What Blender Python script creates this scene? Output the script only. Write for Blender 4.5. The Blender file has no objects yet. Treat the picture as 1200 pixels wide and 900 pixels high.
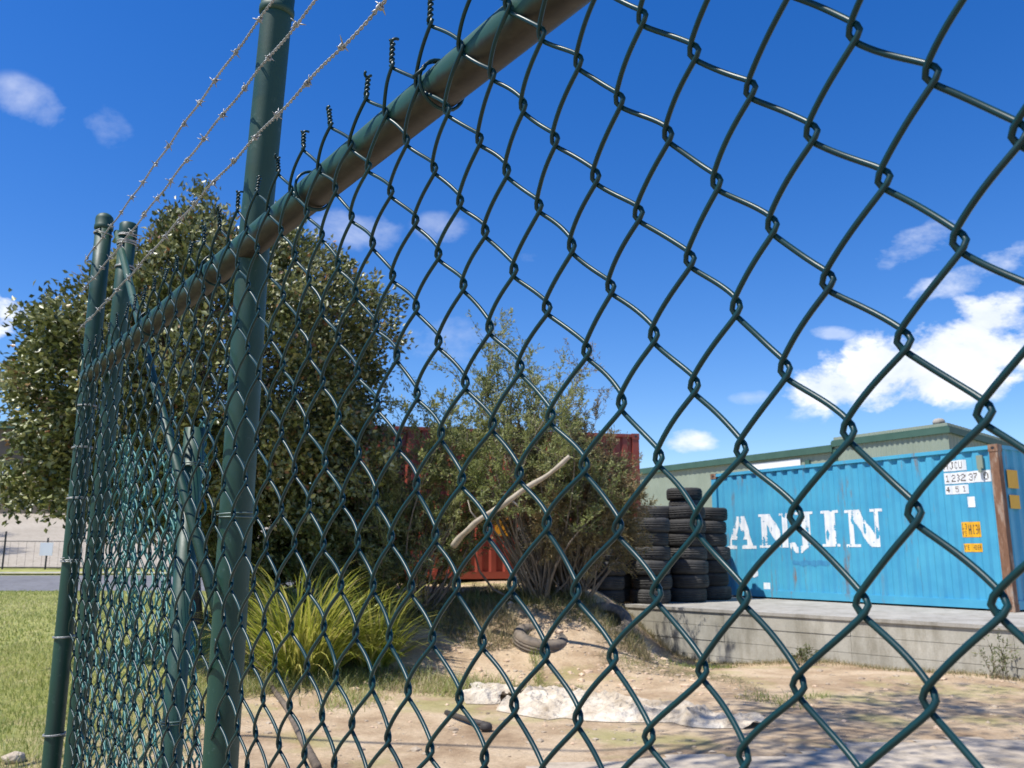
import bpy, math, random
import numpy as np
from mathutils import Vector, Matrix
random.seed(7); rng = np.random.default_rng(11)
PI = math.pi
col = bpy.context.scene.collection
sc = bpy.context.scene
CAMH = 1.5

# ------------------------------------------------------------------ helpers
def tag(o, label=None, cat=None, group=None, kind=None):
    if label: o['label'] = label
    if cat: o['category'] = cat
    if group: o['group'] = group
    if kind: o['kind'] = kind
    return o
def empty(name, loc, rz=0.0):
    o = bpy.data.objects.new(name, None); col.objects.link(o)
    o.location = loc; o.rotation_euler = (0, 0, rz); o.empty_display_size = .2
    return o
class MB:
    """collects geometry, builds ONE mesh object"""
    def __init__(s): s.v = []; s.f = []; s.n = 0; s.a = []
    def add(s, v, f, a=None):
        v = np.asarray(v, float).reshape(-1, 3); s.v.append(v)
        for q in f: s.f.append(tuple(int(i) + s.n for i in q))
        s.n += len(v)
    def box(s, x0, x1, y0, y1, z0, z1, T=None):
        v = np.array([(x, y, z) for z in (z0, z1) for y in (y0, y1) for x in (x0, x1)], float)
        if T is not None: v = T(v)
        s.add(v, [(0,2,3,1),(4,5,7,6),(0,1,5,4),(2,6,7,3),(0,4,6,2),(1,3,7,5)])
    def tube(s, P, r, n=8, cap=True):
        P = np.asarray(P, float); m = len(P)
        r = np.broadcast_to(np.asarray(r, float), (m,))
        T = np.gradient(P, axis=0); T /= np.linalg.norm(T, axis=1)[:, None] + 1e-12
        ref = np.array([0, 0, 1.]) if abs(T[0][2]) < .9 else np.array([1., 0, 0])
        N = np.zeros_like(P); u = np.cross(T[0], ref); u /= np.linalg.norm(u); N[0] = u
        for i in range(1, m):
            u = N[i-1] - T[i] * (N[i-1] @ T[i]); N[i] = u / (np.linalg.norm(u) + 1e-12)
        B = np.cross(T, N); a = np.arange(n) * 2 * PI / n
        V = P[:, None] + r[:, None, None] * (np.cos(a)[None, :, None] * N[:, None] + np.sin(a)[None, :, None] * B[:, None])
        i = np.arange(m-1)[:, None] * n; j = np.arange(n)[None]; k = (j + 1) % n
        F = np.stack([i + j, i + k, i + n + k, i + n + j], -1).reshape(-1, 4)
        base = s.n; s.v.append(V.reshape(-1, 3)); s.n += m * n
        s.f.extend(map(tuple, (F + base).tolist()))
        if cap:
            s.f.append(tuple(base + x for x in range(n-1, -1, -1))); s.f.append(tuple(base + (m-1)*n + x for x in range(n)))
    def lathe(s, prof, c=(0, 0, 0), n=24, closed=False):
        a = np.arange(n) * 2 * PI / n; m = len(prof)
        V = np.array([[(c[0] + r*math.cos(t), c[1] + r*math.sin(t), c[2] + z) for t in a] for r, z in prof]).reshape(-1, 3)
        f = []
        for i in range(m if closed else m-1):
            i2 = (i + 1) % m
            for j in range(n): f.append((i*n + j, i*n + (j+1) % n, i2*n + (j+1) % n, i2*n + j))
        if not closed: f.append(tuple(range(n-1, -1, -1))); f.append(tuple((m-1)*n + x for x in range(n)))
        s.add(V, f)
    def build(s, name, m, parent=None, smooth=False):
        me = bpy.data.meshes.new(name)
        v = np.concatenate(s.v) if s.v else np.zeros((0, 3))
        me.from_pydata(v.tolist(), [], s.f); me.update()
        if smooth: me.shade_smooth()
        if m: me.materials.append(m)
        o = bpy.data.objects.new(name, me); col.objects.link(o)
        if parent: o.parent = parent
        return o

def nt(name):
    m = bpy.data.materials.new(name); m.use_nodes = True
    t = m.node_tree; b = t.nodes['Principled BSDF']
    return m, t, b
def N(t, typ, **k):
    n = t.nodes.new(typ)
    for a, v in k.items():
        if a.startswith('i_'): n.inputs[a[2:].replace('_', ' ')].default_value = v
        else: setattr(n, a, v)
    return n
def L(t, a, b): t.links.new(a, b)
def ramp(t, fac, stops, interp='LINEAR'):
    r = N(t, 'ShaderNodeValToRGB'); r.color_ramp.interpolation = interp
    e = r.color_ramp.elements
    while len(e) < len(stops): e.new(.5)
    for x, (p, c) in zip(e, stops):
        x.position = p; x.color = (*c, 1) if len(c) == 3 else c
    L(t, fac, r.inputs[0]); return r
def noise(t, vec, scale, detail=4, rough=.55, dist=0):
    n = N(t, 'ShaderNodeTexNoise'); n.inputs['Scale'].default_value = scale; n.inputs['Detail'].default_value = detail
    n.inputs['Roughness'].default_value = rough; n.inputs['Distortion'].default_value = dist
    if vec is not None: L(t, vec, n.inputs['Vector'])
    return n.outputs[0]
def objco(t, scale=(1, 1, 1)):
    c = N(t, 'ShaderNodeTexCoord'); m = N(t, 'ShaderNodeMapping'); m.inputs['Scale'].default_value = scale
    L(t, c.outputs['Object'], m.inputs['Vector']); return m.outputs[0]
def mix(t, fac, a, b, mode='MIX'):
    m = N(t, 'ShaderNodeMix', data_type='RGBA', blend_type=mode)
    for s_, v in ((m.inputs[0], fac), (m.inputs[6], a), (m.inputs[7], b)):
        if isinstance(v, (int, float)): s_.default_value = v
        elif isinstance(v, tuple): s_.default_value = (*v, 1)
        else: L(t, v, s_)
    return m.outputs[2]
def math_(t, op, a, b=None, c=None, clamp=False):
    m = N(t, 'ShaderNodeMath', operation=op, use_clamp=clamp)
    for i, v in enumerate((a, b, c)):
        if v is None: continue
        if isinstance(v, (int, float)): m.inputs[i].default_value = v
        else: L(t, v, m.inputs[i])
    return m.outputs[0]
def bump(t, b, h, strength=.3, dist=.01):
    n = N(t, 'ShaderNodeBump'); n.inputs['Strength'].default_value = strength; n.inputs['Distance'].default_value = dist
    L(t, h, n.inputs['Height']); L(t, n.outputs[0], b.inputs['Normal'])
def simple(name, c1, c2, scale=5, rough=.6, metal=0, spec=.5, bs=0, bd=.005, stretch=(1, 1, 1), bscale=None):
    m, t, b = nt(name); co = objco(t, stretch)
    n = noise(t, co, scale, 5, .6)
    r = ramp(t, n, [(.3, c1), (.7, c2)]); L(t, r.outputs[0], b.inputs['Base Color'])
    b.inputs['Roughness'].default_value = rough; b.inputs['Metallic'].default_value = metal
    b.inputs['Specular IOR Level'].default_value = spec
    if bs: bump(t, b, noise(t, co, bscale or scale * 4, 4), bs, bd)
    return m

# ------------------------------------------------------------------ materials
M = {}
def green_paint():
    m, t, b = nt('green_paint'); co = objco(t)
    r = ramp(t, noise(t, co, 9, 5), [(.3, (.007, .041, .028)), (.7, (.011, .053, .037))])
    d = ramp(t, noise(t, co, 60, 5, .7), [(.62, (0, 0, 0)), (.70, (1, 1, 1))])
    c = mix(t, d.outputs[0], r.outputs[0], (.05, .10, .085)); L(t, c, b.inputs['Base Color'])
    rr = ramp(t, noise(t, co, 14, 4), [(.3, (.42,)*3), (.7, (.6,)*3)]); L(t, rr.outputs[0], b.inputs['Roughness'])
    bump(t, b, noise(t, co, 120, 3), .08, .002)
    return m
M['paint'] = green_paint()
def rail_mat():
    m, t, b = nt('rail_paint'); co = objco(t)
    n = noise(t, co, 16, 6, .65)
    # under-side coloured a darker dull brown, upper part green, ragged edge between
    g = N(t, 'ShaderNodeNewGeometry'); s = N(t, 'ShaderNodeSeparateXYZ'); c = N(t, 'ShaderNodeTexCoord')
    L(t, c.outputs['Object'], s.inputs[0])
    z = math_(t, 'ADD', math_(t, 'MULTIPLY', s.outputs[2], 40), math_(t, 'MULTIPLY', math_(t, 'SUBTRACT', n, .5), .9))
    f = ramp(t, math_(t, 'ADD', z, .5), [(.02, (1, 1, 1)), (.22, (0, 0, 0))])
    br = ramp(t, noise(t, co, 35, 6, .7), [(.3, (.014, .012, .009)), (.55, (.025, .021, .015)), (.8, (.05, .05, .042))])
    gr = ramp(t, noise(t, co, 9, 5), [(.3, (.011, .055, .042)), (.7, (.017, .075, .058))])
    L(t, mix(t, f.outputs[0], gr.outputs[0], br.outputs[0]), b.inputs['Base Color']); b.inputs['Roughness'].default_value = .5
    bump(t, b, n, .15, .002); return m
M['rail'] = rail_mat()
def pvc():
    m, t, b = nt('green_pvc_wire'); co = objco(t)
    r = ramp(t, noise(t, co, 12, 4), [(.3, (.0025, .024, .030)), (.7, (.004, .038, .043))]); L(t, r.outputs[0], b.inputs['Base Color'])
    b.inputs['Roughness'].default_value = .38; b.inputs['Specular IOR Level'].default_value = .34
    sc_ = ramp(t, noise(t, co, 55, 6, .75), [(.70, (0, 0, 0)), (.76, (1, 1, 1))]); L(t, mix(t, math_(t, 'MULTIPLY', sc_.outputs[0], .7), r.outputs[0], (.16, .17, .15)), b.inputs['Base Color'])
    return m
M['pvc'] = pvc()
M['pvc_dusty'] = simple('dusty_pvc_wire', (.018, .11, .105), (.04, .18, .17), 30, .45)
M['dull_tie'] = simple('dull_tie_wire', (.07, .13, .12), (.16, .20, .19), 40, .5, .3)
M['galv'] = simple('galvanised_wire', (.24, .25, .25), (.42, .43, .43), 60, .55, .5, bs=.2, bd=.001)
def blue_mat(name, base, base2, rustamt=.62):
    m, t, b = nt(name); co = objco(t); st = objco(t, (1, 1, .16))
    r = ramp(t, noise(t, co, 1.3, 6, .6), [(.3, base), (.7, base2)])
    streak = ramp(t, noise(t, st, 5.5, 6, .7), [(rustamt, (0, 0, 0)), (rustamt + .09, (1, 1, 1))])
    mask = ramp(t, noise(t, co, .9, 3), [(.42, (0, 0, 0)), (.6, (1, 1, 1))])
    f = math_(t, 'MULTIPLY', streak.outputs[0], mask.outputs[0])
    rust = ramp(t, noise(t, co, 25, 5, .7), [(.3, (.14, .06, .025)), (.7, (.30, .15, .07))])
    c = mix(t, math_(t, 'MULTIPLY', f, .8), r.outputs[0], rust.outputs[0])
    sp = ramp(t, noise(t, co, 22, 6, .75), [(.68, (0, 0, 0)), (.73, (1, 1, 1))])
    c = mix(t, math_(t, 'MULTIPLY', sp.outputs[0], .7), c, rust.outputs[0])
    L(t, c, b.inputs['Base Color']); b.inputs['Roughness'].default_value = .5
    bump(t, b, noise(t, co, 3, 3), .25, .02); return m
M['blue'] = blue_mat('blue_container_paint', (.045, .28, .46), (.075, .375, .54), .575)
M['red'] = blue_mat('red_container_paint', (.24, .043, .027), (.34, .068, .042), .56)
def rusty():
    m, t, b = nt('rusty_corner_post'); co = objco(t, (1, 1, .22)); c2 = objco(t)
    r = ramp(t, noise(t, co, 9, 7, .7), [(.32, (.10, .045, .022)), (.5, (.20, .10, .055)), (.62, (.32, .24, .18)), (.74, (.10, .24, .33))])
    L(t, r.outputs[0], b.inputs['Base Color']); b.inputs['Roughness'].default_value = .8; bump(t, b, noise(t, c2, 40, 5), .3, .004); return m
M['rust'] = rusty()
M['white_paint'] = simple('white_letter_paint', (.62, .65, .66), (.8, .82, .82), 6, .6)
M['sticker_white'] = simple('white_label', (.66, .68, .68), (.8, .8, .8), 8, .5)
M['sticker_yellow'] = simple('yellow_label', (.72, .36, .012), (.80, .43, .02), 6, .5)
M['orange_label'] = simple('orange_label', (.80, .30, .01), (.85, .38, .015), 6, .5)
M['ink'] = simple('label_ink', (.05, .04, .035), (.12, .09, .06), 20, .7)
M['blue_smudge'] = simple('faded_blue_print', (.035, .20, .38), (.05, .27, .46), 12, .7)
def concrete(name, c1, c2, c3, big=1.2, bs=.25):
    m, t, b = nt(name); co = objco(t)
    r = ramp(t, noise(t, co, big, 7, .65), [(.25, c1), (.5, c2), (.75, c3)])
    f = ramp(t, noise(t, co, 45, 4, .7), [(.4, (.78,)*3), (.7, (1.05,)*3)])
    st = ramp(t, noise(t, objco(t, (1, 1, .25)), 3.5, 7, .7), [(.38, (.62, .60, .55)), (.55, (1, 1, 1))])
    c = mix(t, .6, r.outputs[0], f.outputs[0], 'MULTIPLY'); L(t, mix(t, .75, c, st.outputs[0], 'MULTIPLY'), b.inputs['Base Color']); b.inputs['Roughness'].default_value = .9
    bump(t, b, noise(t, co, 30, 6, .7), bs, .01); return m
M['conc'] = concrete('weathered_concrete', (.28, .265, .215), (.41, .39, .33), (.52, .495, .425))
M['conc_top'] = concrete('pale_concrete_slab', (.28, .265, .23), (.36, .34, .30), (.42, .40, .35))
M['drive'] = concrete('driveway_concrete', (.34, .28, .21), (.46, .39, .30), (.54, .47, .37), .8)
M['carpark'] = concrete('car_park_concrete', (.32, .28, .22), (.38, .335, .27), (.43, .38, .31), .1)
M['asphalt'] = concrete('asphalt', (.13, .13, .14), (.16, .16, .17), (.19, .19, .2), .4)
def tyre_mat():
    m, t, b = nt('tyre_rubber'); co = objco(t)
    oi = N(t, 'ShaderNodeObjectInfo')
    r = ramp(t, noise(t, co, 5, 6, .7), [(.35, (.014, .014, .014)), (.6, (.032, .031, .029)), (.8, (.075, .068, .06))])
    v = math_(t, 'ADD', math_(t, 'MULTIPLY', oi.outputs['Random'], 1.1), .65)
    L(t, mix(t, 1.0, r.outputs[0], v, 'MULTIPLY'), b.inputs['Base Color']); b.inputs['Roughness'].default_value = .8
    bump(t, b, noise(t, co, 50, 3), .3, .004); return m
M['tyre'] = tyre_mat()
M['dusty_tyre'] = simple('dusty_tyre', (.06, .055, .05), (.24, .19, .14), 5, .9, bs=.4, bd=.01)
M['shed'] = simple('grey_green_sheet', (.21, .25, .19), (.25, .295, .23), 1.2, .55)
M['shed_trim'] = simple('dark_green_trim', (.035, .085, .06), (.05, .11, .08), 2, .5)
M['shed_panel'] = simple('white_panel', (.66, .67, .65), (.78, .78, .76), 1.5, .5)
M['cloth'] = simple('dirty_white_sheet', (.30, .235, .16), (.66, .59, .48), 5, .95, bs=1.0, bd=.05, bscale=16)
M['deadwood'] = simple('bleached_wood', (.30, .25, .19), (.44, .38, .30), 8, .8, bs=.3, stretch=(1, 1, 1))
M['bark'] = simple('bark', (.06, .045, .032), (.16, .125, .095), 9, .9, bs=.5, bd=.01)
M['twig'] = simple('grey_twig', (.12, .095, .07), (.24, .20, .155), 6, .9)
M['dark_pipe'] = simple('dark_pipe', (.02, .018, .016), (.06, .05, .042), 9, .7)
M['black_steel'] = simple('black_steel', (.02, .02, .022), (.035, .035, .038), 9, .5)
M['brick'] = simple('brown_wall', (.10, .085, .065), (.15, .125, .10), .6, .9)
M['sign_blue'] = simple('blue_sign', (.10, .27, .50), (.13, .33, .58), .8, .5)
M['sign_white'] = simple('white_sign', (.6, .62, .66), (.7, .72, .74), .8, .5)
M['clod'] = simple('soil_clod', (.40, .28, .18), (.66, .50, .35), 9, .95, bs=.6, bd=.01)
M['stone'] = simple('pebbles', (.24, .18, .12), (.42, .35, .26), 14, .9)

def leaf_mat(name, stops, rough=.35, trans=.3, spec=.5):
    m, t, b = nt(name)
    at = N(t, 'ShaderNodeAttribute', attribute_name='rnd')
    r = ramp(t, at.outputs['Fac'], stops)
    L(t, r.outputs[0], b.inputs['Base Color']); b.inputs['Roughness'].default_value = rough
    b.inputs['Specular IOR Level'].default_value = spec
    if trans:
        tr = N(t, 'ShaderNodeBsdfTranslucent'); L(t, r.outputs[0], tr.inputs[0])
        mx = N(t, 'ShaderNodeMixShader'); mx.inputs[0].default_value = trans
        out = t.nodes['Material Output']
        L(t, b.outputs[0], mx.inputs[1]); L(t, tr.outputs[0], mx.inputs[2]); L(t, mx.outputs[0], out.inputs[0])
    return m
M['leaf_big'] = leaf_mat('glossy_dark_leaf', [(0, (.035, .05, .014)), (.3, (.085, .11, .032)), (.55, (.19, .21, .07)), (.85, (.42, .42, .21)), (1, (.30, .15, .07))], .42, .15, .7)
M['leaf_air'] = leaf_mat('pale_green_leaf', [(0, (.15, .185, .055)), (.5, (.28, .31, .11)), (1, (.40, .40, .19))], .45, .45)
M['leaf_weep'] = leaf_mat('brown_green_leaf', [(0, (.11, .10, .045)), (.5, (.24, .20, .09)), (.8, (.34, .27, .13)), (1, (.34, .20, .11))], .6, .3)
M['leaf_under'] = leaf_mat('undergrowth_leaf', [(0, (.06, .085, .025)), (.5, (.12, .15, .045)), (.85, (.20, .20, .09)), (1, (.24, .16, .10))], .5, .3)
M['leaf_yellow'] = leaf_mat('strap_leaf', [(0, (.14, .18, .02)), (.4, (.34, .38, .055)), (.72, (.56, .52, .14)), (1, (.75, .62, .36))], .42, .35)
M['grass'] = leaf_mat('grass_blade', [(0, (.11, .155, .025)), (.5, (.215, .26, .055)), (.8, (.34, .34, .12)), (1, (.50, .43, .25))], .55, .4)
M['dry'] = leaf_mat('dry_weed', [(0, (.10, .12, .03)), (.4, (.20, .18, .08)), (1, (.38, .30, .18))], .7, .3)
M['shoot'] = leaf_mat('red_shoot', [(0, (.22, .02, .015)), (1, (.35, .05, .03))], .4, .3)
M['pink'] = leaf_mat('pink_flower', [(0, (.45, .06, .16)), (1, (.6, .12, .25))], .5, .3)

def leaves(name, P, Dv, Ln, Wd, mat, parent=None, rnd=None, fold=.25, label=None):
    """P base points, Dv unit direction; each leaf a folded diamond"""
    P = np.asarray(P); n = len(P); Dv = Dv / (np.linalg.norm(Dv, axis=1)[:, None] + 1e-9)
    Ln = np.broadcast_to(Ln, (n,))[:, None]; Wd = np.broadcast_to(Wd, (n,))[:, None]
    R = rng.normal(size=(n, 3)); S = np.cross(Dv, R); S /= np.linalg.norm(S, axis=1)[:, None] + 1e-9
    U = np.cross(S, Dv)
    v = np.stack([P, P + Dv*Ln*.45 + S*Wd*.5 + U*Wd*fold, P + Dv*Ln - U*Ln*.12, P + Dv*Ln*.45 - S*Wd*.5 + U*Wd*fold], 1).reshape(-1, 3)
    me = bpy.data.meshes.new(name)
    me.vertices.add(n*4); me.vertices.foreach_set('co', v.ravel())
    tri = (np.arange(n)[:, None]*4 + np.array([0, 1, 2, 0, 2, 3])).ravel()
    me.loops.add(n*6); me.loops.foreach_set('vertex_index', tri.astype(np.int32))
    me.polygons.add(n*2); me.polygons.foreach_set('loop_start', (np.arange(n*2)*3).astype(np.int32))
    me.update(calc_edges=True)
    a = me.attributes.new('rnd', 'FLOAT', 'POINT')
    if rnd is None: rnd = rng.random(n)
    a.data.foreach_set('value', np.repeat(rnd, 4).astype(np.float32))
    me.materials.append(mat)
    o = bpy.data.objects.new(name, me); col.objects.link(o)
    if parent: o.parent = parent
    return o
def blades(name, P, H, Wd, lean, mat, parent=None, seg=3, rnd=None, droop=.5, az=None):
    """curved grass blades: P base, H length, lean radial amount"""
    n = len(P); H = np.broadcast_to(H, (n,)); lean = np.broadcast_to(lean, (n,))
    if az is None: az = rng.random(n)*2*PI
    d = np.stack([np.cos(az), np.sin(az), np.zeros(n)], 1); s = np.stack([-np.sin(az), np.cos(az), np.zeros(n)], 1)
    tw = rng.normal(0, .5, n); s = s*np.cos(tw)[:, None] + d*np.sin(tw)[:, None]
    V = []; ang0 = lean
    pos = P.copy(); V.append(pos - s*Wd*.5); V.append(pos + s*Wd*.5)
    for k in range(1, seg+1):
        f = (k-.5)/seg; ang = ang0 + droop*f*f*1.6
        pos = pos + (d*np.sin(ang)[:, None] + np.array([0, 0, 1.])*np.cos(ang)[:, None])*(H/seg)[:, None]
        w = Wd*.5*(1 - (k/seg)**2*.97)
        V.append(pos - s*w); V.append(pos + s*w)
    v = np.stack(V, 1); m = v.shape[1]
    me = bpy.data.meshes.new(name); me.vertices.add(n*m); me.vertices.foreach_set('co', v.reshape(-1))
    q = np.concatenate([[2*k, 2*k+1, 2*k+3, 2*k+2] for k in range(seg)])
    idx = (np.arange(n)[:, None]*m + q).ravel()
    me.loops.add(len(idx)); me.loops.foreach_set('vertex_index', idx.astype(np.int32))
    me.polygons.add(n*seg); me.polygons.foreach_set('loop_start', (np.arange(n*seg)*4).astype(np.int32))
    me.update(calc_edges=True)
    a = me.attributes.new('rnd', 'FLOAT', 'POINT')
    if rnd is None: rnd = rng.random(n)
    a.data.foreach_set('value', np.repeat(rnd, m).astype(np.float32))
    me.materials.append(mat)
    o = bpy.data.objects.new(name, me); col.objects.link(o)
    if parent: o.parent = parent
    return o

# ------------------------------------------------------------------ ground
def ss(x, a, b):
    t = np.clip((x - a)/(b - a), 0, 1); return t*t*(3 - 2*t)
WA = np.array([6.4, 11.1]); WB = np.array([2.02, 16.1]); WD = (WB - WA)/np.linalg.norm(WB - WA)
WN = np.array([-WD[1], WD[0]]);
if WN @ (np.array([8, 18.]) - WA) < 0: WN = -WN
_ph = rng.random((60, 4))
def vnoise(x, y, sc_, k0):
    r = 0
    for k in range(8):
        a = _ph[(k0 + k) % 60]; th = a[0]*2*PI
        r = r + np.sin((x*np.cos(th) + y*np.sin(th))*sc_*(.6 + a[1]) + a[2]*9)*(.5 + a[3]*.5)
    return r/4
def gh(x, y):
    x = np.asarray(x, float); y = np.asarray(y, float)
    h = vnoise(x, y, 1.3, 0)*.02 + vnoise(x, y, 5, 9)*.008
    right = 1 - ss(x + (y - 13)*-.15, .9, 2.6)
    left = ss(x, -6.5, -3.5)
    front = ss(y, 10.7 , 13.6)
    lump = 1 + .12*vnoise(x, y, 1.7, 21)
    h = h + front*right*left*(.88*lump + .12*ss(y, 14, 16.5))
    h = h - .28*np.exp(-((x - 3.1)**2/2.2 + (y - 14.4)**2/3.0))
    h = h + .05*vnoise(x, y, 3.1, 30)*ss(y, 9.5, 11.5)*ss(x, -2.2, -.5)*(1 - ss(y, 15, 16))
    sd = (x - WA[0])*WN[0] + (y - WA[1])*WN[1]
    pad = ss(sd, .15, .3)*.57*ss(x, 1.6, 2.4) * (1 - ss(y, 45, 60))
    h = np.where(pad > 0.01, np.maximum(h*0, pad) , h) * 1.0
    far = np.clip(y - 36, 0, 10)*.045 + np.clip(y - 46, 0, 60)*.105
    h = h + far*(1 - ss(x, -16, -8))
    return h
def axis(segs):
    out = []
    for a, b, s in segs: out += list(np.arange(a, b, s))
    return np.array(out + [segs[-1][1]])
def sheet(name, xs, ys, mat, dz=0, mask=None, smooth=True):
    X, Y = np.meshgrid(xs, ys); Z = gh(X, Y) + dz; nx, ny = len(xs), len(ys)
    v = np.stack([X, Y, Z], -1).reshape(-1, 3)
    f = []
    for j in range(ny-1):
        for i in range(nx-1):
            if mask is not None and not mask((xs[i]+xs[i+1])/2, (ys[j]+ys[j+1])/2): continue
            f.append((j*nx+i, j*nx+i+1, (j+1)*nx+i+1, (j+1)*nx+i))
    mb = MB(); mb.v = [v]; mb.f = f; mb.n = len(v)
    o = mb.build(name, mat, smooth=smooth); return o
def ground_mat():
    m, t, b = nt('yard_ground'); co = objco(t)
    sep = N(t, 'ShaderNodeSeparateXYZ'); L(t, co, sep.inputs[0]); X, Y = sep.outputs[0], sep.outputs[1]
    soil = ramp(t, noise(t, co, 1.1, 8, .68), [(.25, (.22, .145, .085)), (.42, (.41, .295, .185)), (.56, (.56, .43, .285)), (.75, (.64, .52, .375))])
    fine = ramp(t, noise(t, co, 28, 6, .75), [(.30, (.70, .68, .66)), (.6, (1.06, 1.06, 1.06))])
    s = mix(t, .8, soil.outputs[0], fine.outputs[0], 'MULTIPLY')
    grass = ramp(t, noise(t, co, 3.0, 7, .7), [(.3, (.18, .21, .05)), (.5, (.29, .30, .09)), (.7, (.42, .37, .18))])
    # where grass grows: the verge to the left, patches in the yard
    gl = math_(t, 'MULTIPLY_ADD', X, -.6, -1.6)          # 1 for x < -4.3
    gl = math_(t, 'ADD', gl, math_(t, 'MULTIPLY', math_(t, 'SUBTRACT', noise(t, co, .9, 5), .5), 3.0), clamp=True)
    patch = ramp(t, noise(t, co, .75, 6, .6), [(.53, (0, 0, 0)), (.62, (1, 1, 1))])
    f = math_(t, 'MAXIMUM', gl, math_(t, 'MULTIPLY', patch.outputs[0], .55))
    L(t, mix(t, f, s, grass.outputs[0]), b.inputs['Base Color']); b.inputs['Roughness'].default_value = .95
    b.inputs['Specular IOR Level'].default_value = .2
    hh_ = math_(t, 'ADD', noise(t, co, 7, 9, .8), math_(t, 'MULTIPLY', noise(t, co, 34, 5, .8), .35)); bump(t, b, hh_, .75, .06); return m
M['ground'] = ground_mat()
xs = axis([(-400, -80, 40), (-80, -14, 2), (-14, -7, .4), (-7, 7, .1), (7, 16, .4), (16, 80, 4), (80, 400, 40)])
ys = axis([(-60, -4, 4), (-4, 5, .5), (5, 17.5, .1), (17.5, 32, .8), (32, 60, 1), (60, 140, 8), (140, 700, 70)])
g = sheet('ground', xs, ys, M['ground']); tag(g, 'bare brown yard soil with grass verge on the left', 'ground', kind='structure')
dxs = axis([(-3.2, 12, .15)]); dys = axis([(1.2, 10, .1)])
def dedge(x): return 6.45 + .28*x*(x < 3) + (.84 + .06*(x-3))*(x >= 3) + .12*math.sin(x*2.3) + .07*math.sin(x*5.1+1)
o = sheet('driveway', dxs, dys, M['drive'], .012, lambda x, y: y < dedge(x) and x > -1.6 + (6-y)*.2)
tag(o, 'pale concrete driveway crossing the near right of the yard', 'driveway', kind='structure')
o = sheet('road', axis([(-120, -6, 2)]), axis([(36, 45, 1)]), M['asphalt'], .012); tag(o, 'grey asphalt road beyond the grass verge', 'road', kind='structure')
o = sheet('road_edge_strip', axis([(-120, -6, 2)]), np.array([45.4, 46.2]), M['conc_top'], .10); tag(o, 'pale concrete kerb on the far side of the road', 'kerb', kind='structure')
o = sheet('car_park', axis([(-140, -10, 2)]), axis([(48.5, 110, 1.5)]), M['carpark'], .03); tag(o, 'pale sloping concrete car park beyond the road', 'car park', kind='structure')
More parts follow.
